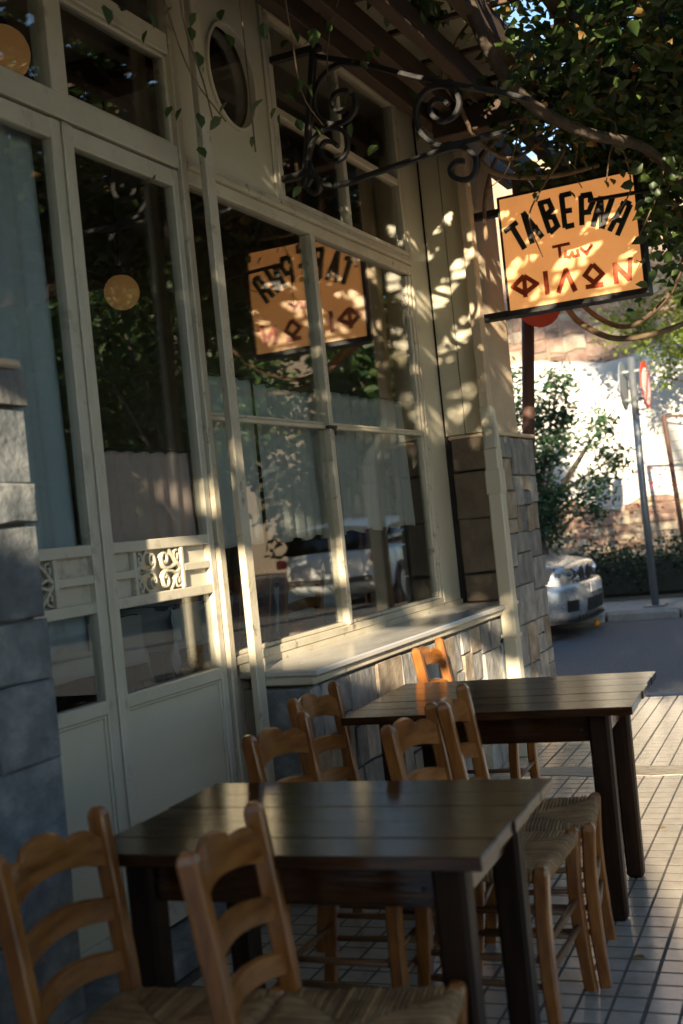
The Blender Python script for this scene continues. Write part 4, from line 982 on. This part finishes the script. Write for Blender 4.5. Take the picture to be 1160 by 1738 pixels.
fruit_tree('orange_tree', 'orange tree with bright fruit behind the round street sign', -1.5, 18.0, [(-1.5, 18.0, 0), (-1.45, 18, 1.3), (-1.55, 17.95, 2.4)],
           [(-2.5, 17.9, 3.55, .7, .5, .48), (-1.7, 17.9, 3.5, .7, .5, .6), (-3.2, 17.9, 3.95, .6, .5, .45), (-2.2, 18, 4.2, .9, .6, .6), (-1.0, 18, 3.8, .7, .5, .6), (-2.75, 17.85, 3.1, .28, .2, .22)], 4200, 42, M['citrus_y'], 33)
fr_m = M['orange']
for x, y, z, lab in ((-3.32, 14.25, ROAD+.04, 'fallen orange on the asphalt in front of the silver car'), (-2.52, 16.25, .045, 'fallen orange on the far pavement below the hedge')):
    o = put('fallen_orange', MB().ball((x, y, z), .042, 12, 8), fr_m, None, True, True); tag(o, lab, 'orange')

# ------------------------------------------------------------------ cars
M['silver'] = plain('silver_car_paint', (.42, .45, .48), .28, .55, .8, .03)
M['white_car'] = plain('white_car_paint', (.66, .67, .66), .3, 0, .8, .03)
M['tyre'] = plain('tyre_rubber', (.015, .015, .016), .85)
M['rim'] = plain('alloy_rim', (.40, .41, .42), .35, .8)
M['lens'] = plain('headlight_lens', (.10, .11, .13), .08, .2, 1)
M['chrome'] = plain('bright_reflector', (.75, .76, .78), .15, .9)
M['tail'] = plain('red_tail_lamp', (.42, .02, .015), .2, 0, .6)
M['carglass'] = glassmat('car_glass', (.05, .055, .06), 1.5)
M['trim'] = plain('black_car_trim', (.012, .012, .013), .5)
M['plate'] = plain('number_plate', (.62, .63, .62), .4)
def loft(secs, closed_ends=True):
    mb = MB(); n = len(secs[0]); v = [p for s in secs for p in s]; f = []
    for i in range(len(secs)-1):
        for j in range(n): a = i*n+j; b = i*n+(j+1) % n; f.append((a, b, b+n, a+n))
    if closed_ends: f += [tuple(range(n))[::-1], tuple(range((len(secs)-1)*n, len(secs)*n))]
    return mb.add(v, f)
def car(name, label, loc, rz, paint, roof_end, S=1.0, estate=False):
    t = thing(name, label, 'car', (0, 0, 0))
    st = [(2.125, .70, .30, .70, .755), (2.10, .775, .26, .735, .785), (2.02, .83, .22, .755, .81), (1.85, .868, .18, .775, .845), (1.6, .885, .17, .80, .875), (1.2, .89, .17, .83, .91), (.85, .892, .17, .87, .935),
          (.4, .89, .17, .90, .94), (-.4, .89, .17, .92, .945), (-1.2, .885, .18, .93, .95), (-1.7, .87, .20, .93, .97), (-2.0, .82, .25, .90, .96), (-2.14, .74, .32, .80, .90), (-2.19, .60, .40, .70, .78)]
    secs = []
    for x, hw, zb, zs, zt in st:
        h = [(hw*.86, zb), (hw*.97, zb+.06), (hw, zb+.20), (hw, (zb+zs)/2+.05), (hw*.985, zs), (hw*.93, zs+(zt-zs)*.55), (hw*.72, zt-.008), (hw*.3, zt+.008)]
        secs.append([(x*S, y*S, z*S) for y, z in h]+[(x*S, -y*S, z*S) for y, z in h[::-1]])
    b = put('body', loft(secs), paint, t, smooth=True); md = b.modifiers.new('round', 'SUBSURF'); md.levels = 1; md.render_levels = 1
    gs = [(.95, .70, .0), (.55, .69, .20), (.10, .64, .425), (-.5, .64, .47), (-1.1, .64, .44), (-1.6 if not estate else -1.95, .62, .22 if not estate else .36), (-1.95 if not estate else -2.12, .60, .0)]
    secs = []
    for x, hw, h in gs:
        zb = .90; p = [(hw+.16, zb), (hw+.10, zb+h*.55), (hw, zb+h*.92+.01), (hw*.5, zb+h+.02)]
        secs.append([(x*S, y*S, z*S) for y, z in p]+[(x*S, -y*S, z*S) for y, z in p[::-1]])
    put('greenhouse', loft(secs), M['carglass'], t, smooth=True)
    rf = []
    for x, hw, h in gs[2:-1]:
        p = [(hw+.05, .90+h*.80), (hw+.012, .90+h*.93+.015), (hw*.5, .90+h+.035)]; rf.append([(x*S, y*S, z*S) for y, z in p]+[(x*S, -y*S, z*S) for y, z in p[::-1]])
    put('roof', loft(rf), paint, t, smooth=True)
    for s in (-1, 1):
        for a, c_ in (((.93, .86, .93), (.12, .70, 1.30)), ((-.25, .80, .94), (-.35, .69, 1.32)), ((-1.75, .77, .95), (-1.15, .68, 1.30))):
            put('pillar', MB().tube([(a[0]*S, s*a[1]*S, a[2]*S), (c_[0]*S, s*c_[1]*S, c_[2]*S)], 1, sq=(.03, .02)), paint, t)
        for x in (1.36, -1.30):
            w = part_group('wheel', t, (0, 0, 0))
            c3 = (x*S, s*.80*S, .31*S)
            put('tyre', MB().disc(c3, (0, 1, 0), .31*S, .21*S, 28), M['tyre'], w)
            put('rim', MB().disc((x*S, s*.835*S, .31*S), (0, 1, 0), .205*S, .155*S, 20), M['rim'], w)
            put('wheel_arch', MB().disc((x*S, s*.80*S, .325*S), (0, 1, 0), .355*S, .176*S, 28), M['trim'], t)
        h = part_group('headlight', t, (0, 0, 0))
        hl = [(2.140, .33, .635, .70), (2.135, .50, .62, .735), (2.10, .68, .615, .755), (2.02, .80, .62, .768), (1.90, .872, .645, .775), (1.74, .900, .70, .782)]
        v = [(x*S, s*y*S, z*S) for x, y, a, b in hl for z in (a, b)]+[((x-.1)*S, s*(y-.09)*S, z*S) for x, y, a, b in hl for z in (a, b)]
        f = [(2*k, 2*k+2, 2*k+3, 2*k+1) for k in range(5)]+[(2*k+1, 2*k+3, 12+2*k+3, 12+2*k+1) for k in range(5)]+[(2*k+2, 2*k, 12+2*k, 12+2*k+2) for k in range(5)]
        put('lens', MB().add(v, f), M['lens'], h)
        for x, y in ((2.118, .58), (2.045, .765)):
            put('reflector', MB().tube([((x-.02)*S, s*(y-.015)*S, .685*S), ((x+.012)*S, s*(y+.009)*S, .685*S)], [.045*S, .05*S], 14), M['chrome'], h, smooth=False)
            put('bulb', MB().ball(((x+.012)*S, s*(y+.009)*S, .685*S), .030*S, 10, 7), M['lens'], h, smooth=True)
        kid = [(.155+.115*math.copysign(abs(math.cos(a))**.6, math.cos(a)), .655+.088*math.copysign(abs(math.sin(a))**.6, math.sin(a))) for a in [2*math.pi*k/24 for k in range(24)]]
        put('grille_surround', MB().prism([(s*a, b) for a, b in kid], lambda a, b, d: (d*S, a*S, b*S), 2.08, 2.155), M['chrome'], t)
        put('grille', MB().prism([(s*(.155+(a-.155)*.84), .655+(b-.655)*.82) for a, b in kid], lambda a, b, d: (d*S, a*S, b*S), 2.09, 2.162), M['trim'], t)
        put('tail_lamp', MB().box(-2.17*S, -2.02*S, s*.80*S-.09*S, s*.80*S+.02*S, .70*S, .84*S, .02), M['tail'], t)
        put('mirror', MB().ball((.62*S, s*.98*S, 1.0*S), .1*S, 12, 8, (.6, 1, .7)), paint, t, smooth=True)
        for x in (.3, -.55): put('door_handle', MB().box((x-.09)*S, (x+.09)*S, s*.885*S-.012, s*.885*S+.022, .76*S, .79*S, .006), paint, t)
    plan = bz([(1.62, .905, 0), (1.90, .885, 0), (2.08, .785, 0), (2.19, .58, 0), (2.235, .3, 0), (2.25, 0, 0), (2.235, -.3, 0), (2.19, -.58, 0), (2.08, -.785, 0), (1.90, -.885, 0), (1.62, -.905, 0)], 5)
    def sweep(i0, i1, prof, closed=True):
        mb = MB(); n = len(prof); v = []
        for k in range(i0, i1+1):
            a = plan[max(k-1, 0)]; b = plan[min(k+1, len(plan)-1)]; d = (b-a).normalized(); o_ = Vector((-d.y, d.x, 0))
            if o_.x*plan[k].x+o_.y*plan[k].y < 0: o_ = -o_
            v += [((plan[k]+o_*q).x*S, (plan[k]+o_*q).y*S, z*S) for q, z in prof]
        f = [((k*n+j), (k*n+(j+1) % n), ((k+1)*n+(j+1) % n), ((k+1)*n+j)) for k in range(i1-i0) for j in range(n)]
        f += [tuple(range(n))[::-1], tuple(range((i1-i0)*n, (i1-i0+1)*n))]
        return mb.add(v, f)
    put('front_bumper', sweep(0, 50, [(-.14, .585), (-.02, .58), (.004, .56), (.014, .50), (.016, .40), (.006, .27), (-.02, .20), (-.14, .20)]), paint, t, smooth=True)
    put('lower_intake', sweep(19, 31, [(-.05, .40), (.021, .40), (.017, .26), (-.05, .26)]), M['trim'], t)
    put('fog_opening', sweep(11, 15, [(-.05, .42), (.021, .41), (.016, .29), (-.05, .29)]), M['trim'], t)
    put('fog_opening', sweep(35, 39, [(-.05, .42), (.021, .41), (.016, .29), (-.05, .29)]), M['trim'], t)
    put('splitter', sweep(6, 44, [(-.2, .205), (.012, .20), (.012, .175), (-.2, .175)]), M['trim'], t)
    put('number_plate', MB().box(2.262*S, 2.275*S, -.26*S, .26*S, .455*S, .56*S, .004), M['plate'], t)
    put('rear_plate', MB().box(-2.22*S, -2.19*S, -.26*S, .26*S, .60*S, .70*S, .004), M['plate'], t)
    put('bumper_strip', MB().box(-2.23*S, -2.10*S, -.72*S, .72*S, .42*S, .50*S, .02), M['trim'], t)
    t.location = loc; t.rotation_euler = (0, 0, rz); return t
car('parked_car', 'silver coupe parked at the far kerb, its nose past the stone pier', (-5.56, 13.80, ROAD), 0, M['silver'], 0, 1.05)
car('estate_car', 'tall white estate car parked past the crossing, mirrored in the window', (4.5, 22.0, ROAD+.004), R(90), M['white_car'], 0, 1.18, True)

# ------------------------------------------------------------------ the other side of the street: what the panes mirror
def street_tree(x, y, h, rad, label, n, seed, z0=None, group='street trees', leaf=(.10, .18), shell=.3):
    t = thing('street_tree', label, 'tree', (x, y, ROAD), 0, group); lr = random.Random(seed)
    zb = z0 or h*.42
    tr = [(x, y, -.1), (x+.05, y-.05, zb*.5), (x-.04, y+.06, zb)]
    put('trunk', MB().tube(bz(tr, 6), [.16-.006*i for i in range(13)], 10), M['trunk'], t, smooth=True)
    bl = []
    for k in range(9):
        a = lr.uniform(0, 6.28); r = lr.uniform(.15, .62)*rad; zc = zb+(h-zb)*lr.uniform(.12, .85)
        bl.append((x+r*math.cos(a), y+r*math.sin(a), zc, rad*lr.uniform(.34, .52), rad*lr.uniform(.34, .52), (h-zb)*lr.uniform(.16, .28)))
        put('limb', MB().tube(bz([tr[-1], (x+r*.4*math.cos(a), y+r*.4*math.sin(a), (zb+zc)/2), bl[-1][:3]], 4), [.07-.006*i for i in range(9)], 6), M['trunk'], t, smooth=True)
    leaf_cloud('crown', crown_points(n, bl, seed, shell), M['street_leaf'], t, *leaf, .3, .6, seed=seed+1)
    return t
street_tree(5.2, 15.8, 6.5, 2.2, 'street tree at the crossing, mirrored in the door glass', 3200, 51, 1.6)
street_tree(6.5, 12.0, 6.0, 2.0, 'street tree on the far side of the road, mirrored in the window', 3000, 52, 1.7)
street_tree(9.5, 17.5, 8.0, 2.8, 'tall street tree beyond the crossing, mirrored in the upper glass', 3200, 53, 2.0)
for k, (x, y) in enumerate(((10.4, 9.5), (10.3, 13.5), (10.6, 21.5), (7.6, 20.5), (10.2, 26.0))):
    street_tree(x, y, 7.5+.4*(k % 3), 2.6, ('first', 'second', 'third', 'fourth', 'fifth')[k]+' of the broad trees before the brown house across the road', 2600, 60+k, 1.3, leaf=(.2, .34))
street_tree(1.7, 23.5, 7.0, 2.4, 'street tree past the white estate car', 3000, 54, 1.8)
ob = thing('street_building', 'brown house across the road, mirrored in the panes', 'building', (13, 14, 0))
put('wall', MB().box(12.0, 18, 4, 30, -.1, 8.5), plain('pale_house_wall', (.20, .165, .12), .85), ob)
put('roof', MB().box(11.8, 18.2, 3.8, 30.2, 8.51, 8.75), M['kerb'], ob)
for k in range(7):
    for z in (1.2, 4.6):
        w = put('window', MB().box(11.94, 12.02, 5.2+k*3.4, 6.5+k*3.4, z, z+1.7, .01), M['cream'], ob, True)
        put('pane', MB().box(11.925, 11.945, 5.3+k*3.4, 6.4+k*3.4, z+.1, z+1.6), M['glass_dark'], w, True)
eb = thing('end_house', 'dark house closing the street far beyond the crossing', 'building', (7, 42, 0))
put('wall', MB().box(1.5, 24, 40, 46, -.1, 9), plain('brown_house_wall', (.15, .12, .09), .9), eb)
put('roof', MB().box(1.3, 24.2, 39.8, 46.2, 9.01, 9.3), M['kerb'], eb)
for k in range(6): put('window', MB().box(3+k*3.2, 4.2+k*3.2, 39.95, 40.02, 2.2, 4.0, .01), M['glass_dark'], eb, True)
for k, (x, y) in enumerate(((3.2, 27.0), (6.8, 31.0), (10.0, 33.0))):
    street_tree(x, y, 8.5, 3.0, ('left', 'middle', 'right')[k]+' one of the dense trees closing the end of the street', 3000, 80+k, 1.0, leaf=(.26, .42))
struct(put('street_pavement', MB().box(9.0, 12.0, -40, 60, -.15, .0), M['kerb']))

# ------------------------------------------------------------------ behind the camera: unseen low house added, and tree crowns shaped, to shade the tables
nb = thing('added_shade_house', 'unseen low flat-roofed house added behind the viewpoint to shade the near tables', 'building', (0, -8, 0))
put('wall', MB().box(-2.9, 2.50, -10.5, -6.2, -.1, 3.95), M['plaster'], nb)
put('roof', MB().box(-3.0, 2.60, -10.6, -6.0, 3.951, 4.10), M['kerb'], nb)
put('added_shade_wall', MB().box(2.501, 9.5, -6.5, -6.25, -.1, 3.05), M['plaster'], nb)  # unseen wall added to keep the sun off the near paving
def shade_tree(x, y, label, blobs, n, seed):
    t = thing('shade_tree', label, 'tree', (x, y, ROAD), 0, 'trees behind the viewpoint'); lr = random.Random(seed)
    tr = [(x, y, -.1), (x+.06, y-.05, 2.0), (x-.03, y+.05, 4.3)]
    put('trunk', MB().tube(bz(tr, 6), [.17-.006*i for i in range(13)], 10), M['trunk'], t, smooth=True)
    for b in blobs[::3]: put('limb', MB().tube(bz([tr[-1], (Vector(tr[-1])+Vector(b[:3]))/2+Vector((0, -.3, .2)), b[:3]], 4), [.07-.006*i for i in range(9)], 6), M['trunk'], t, smooth=True)
    leaf_cloud('crown', crown_points(n, blobs, seed, .15), M['street_leaf'], t, .13, .21, .2, .7, seed=seed+1)
def row(xa, xb, z, r, rz, step=.62):  # crown blobs set out in rows to block sun and leave chosen gaps
    out = []; x = xa
    while x <= xb: out.append((x+rng.uniform(-.1, .1), -5.0+rng.uniform(-.35, .35), z+rng.uniform(-.08, .08), r, r*1.1, rz)); x += step
    return out
bl = row(-1.4, 1.1, 4.85, .5, .42)+row(-1.4, .95, 5.5, .5, .45)+row(-1.4, .95, 6.2, .5, .48)+row(-1.2, 1.1, 6.9, .5, .48)+row(-1.0, 2.0, 7.55, .5, .42)+row(1.2, 3.0, 8.2, .5, .45)+row(1.3, 3.0, 8.9, .5, .45)+row(1.5, 3.0, 9.5, .45, .4)
shade_tree(-.9, -5.1, 'tree behind the viewpoint whose crown shades the upper window', bl, 8500, 71)
bl = row(1.6, 6.2, 4.85, .5, .42)+row(1.6, 6.2, 5.45, .5, .38)+row(3.3, 6.0, 6.1, .5, .48)+row(3.4, 5.8, 6.8, .5, .48)+row(2.4, 5.2, 7.5, .5, .42)
shade_tree(4.6, -5.1, 'tree behind the viewpoint whose crown shades the crossing street', bl, 6500, 72)

pt = thing('added_shade_pine', 'unseen bare-trunked pine added behind the viewpoint to shade the top of the ruined wall', 'tree', (7.5, -7.5, ROAD))  # unseen pine added only for the shade its crown casts
put('trunk', MB().tube(bz([(7.5, -7.5, -.1), (7.2, -7.4, 4), (6.4, -7.3, 8), (5.2, -7.2, 11.6)], 6), [.24-.008*i for i in range(19)], 10), M['trunk'], pt, smooth=True)
pb = []
for k in range(26): pb.append((rng.uniform(1.6, 8.4), -7.2+rng.uniform(-.6, .6), rng.uniform(12.25, 13.9), .65, .6, .42))
for b in pb[::4]: put('limb', MB().tube(bz([(5.2, -7.2, 11.6), (Vector((5.2, -7.2, 11.6))+Vector(b[:3]))/2, b[:3]], 4), [.08-.007*i for i in range(9)], 6), M['trunk'], pt, smooth=True)
leaf_cloud('crown', crown_points(5000, pb, 91, .15), M['street_leaf'], pt, .15, .24, .2, .6, seed=92)
# a few dry leaves on the paving
for x, y, lab in [(-.80, 3.62, 'small dry leaf on the paving just right of the front chair legs'), (-1.0, 5.05, 'small dry leaf on the paving beyond the far table'), (-.95, 6.75, 'small dry leaf on the paving past the cement patch'), (-1.25, 7.6, 'small dry leaf on the paving close to the kerb')]:
    mb = one_leaf(); a = rng.uniform(0, 6.28); q = rng.uniform(.03, .05); mb.v = [(x+q*(u*math.cos(a)-w*math.sin(a)), y+q*(u*math.sin(a)+w*math.cos(a)), .004+q*(h+.06)) for u, w, h in mb.v]
    tag(put('fallen_leaf', mb, M['dry'], None, True), lab, 'leaf', 'dry leaves on the pavement')
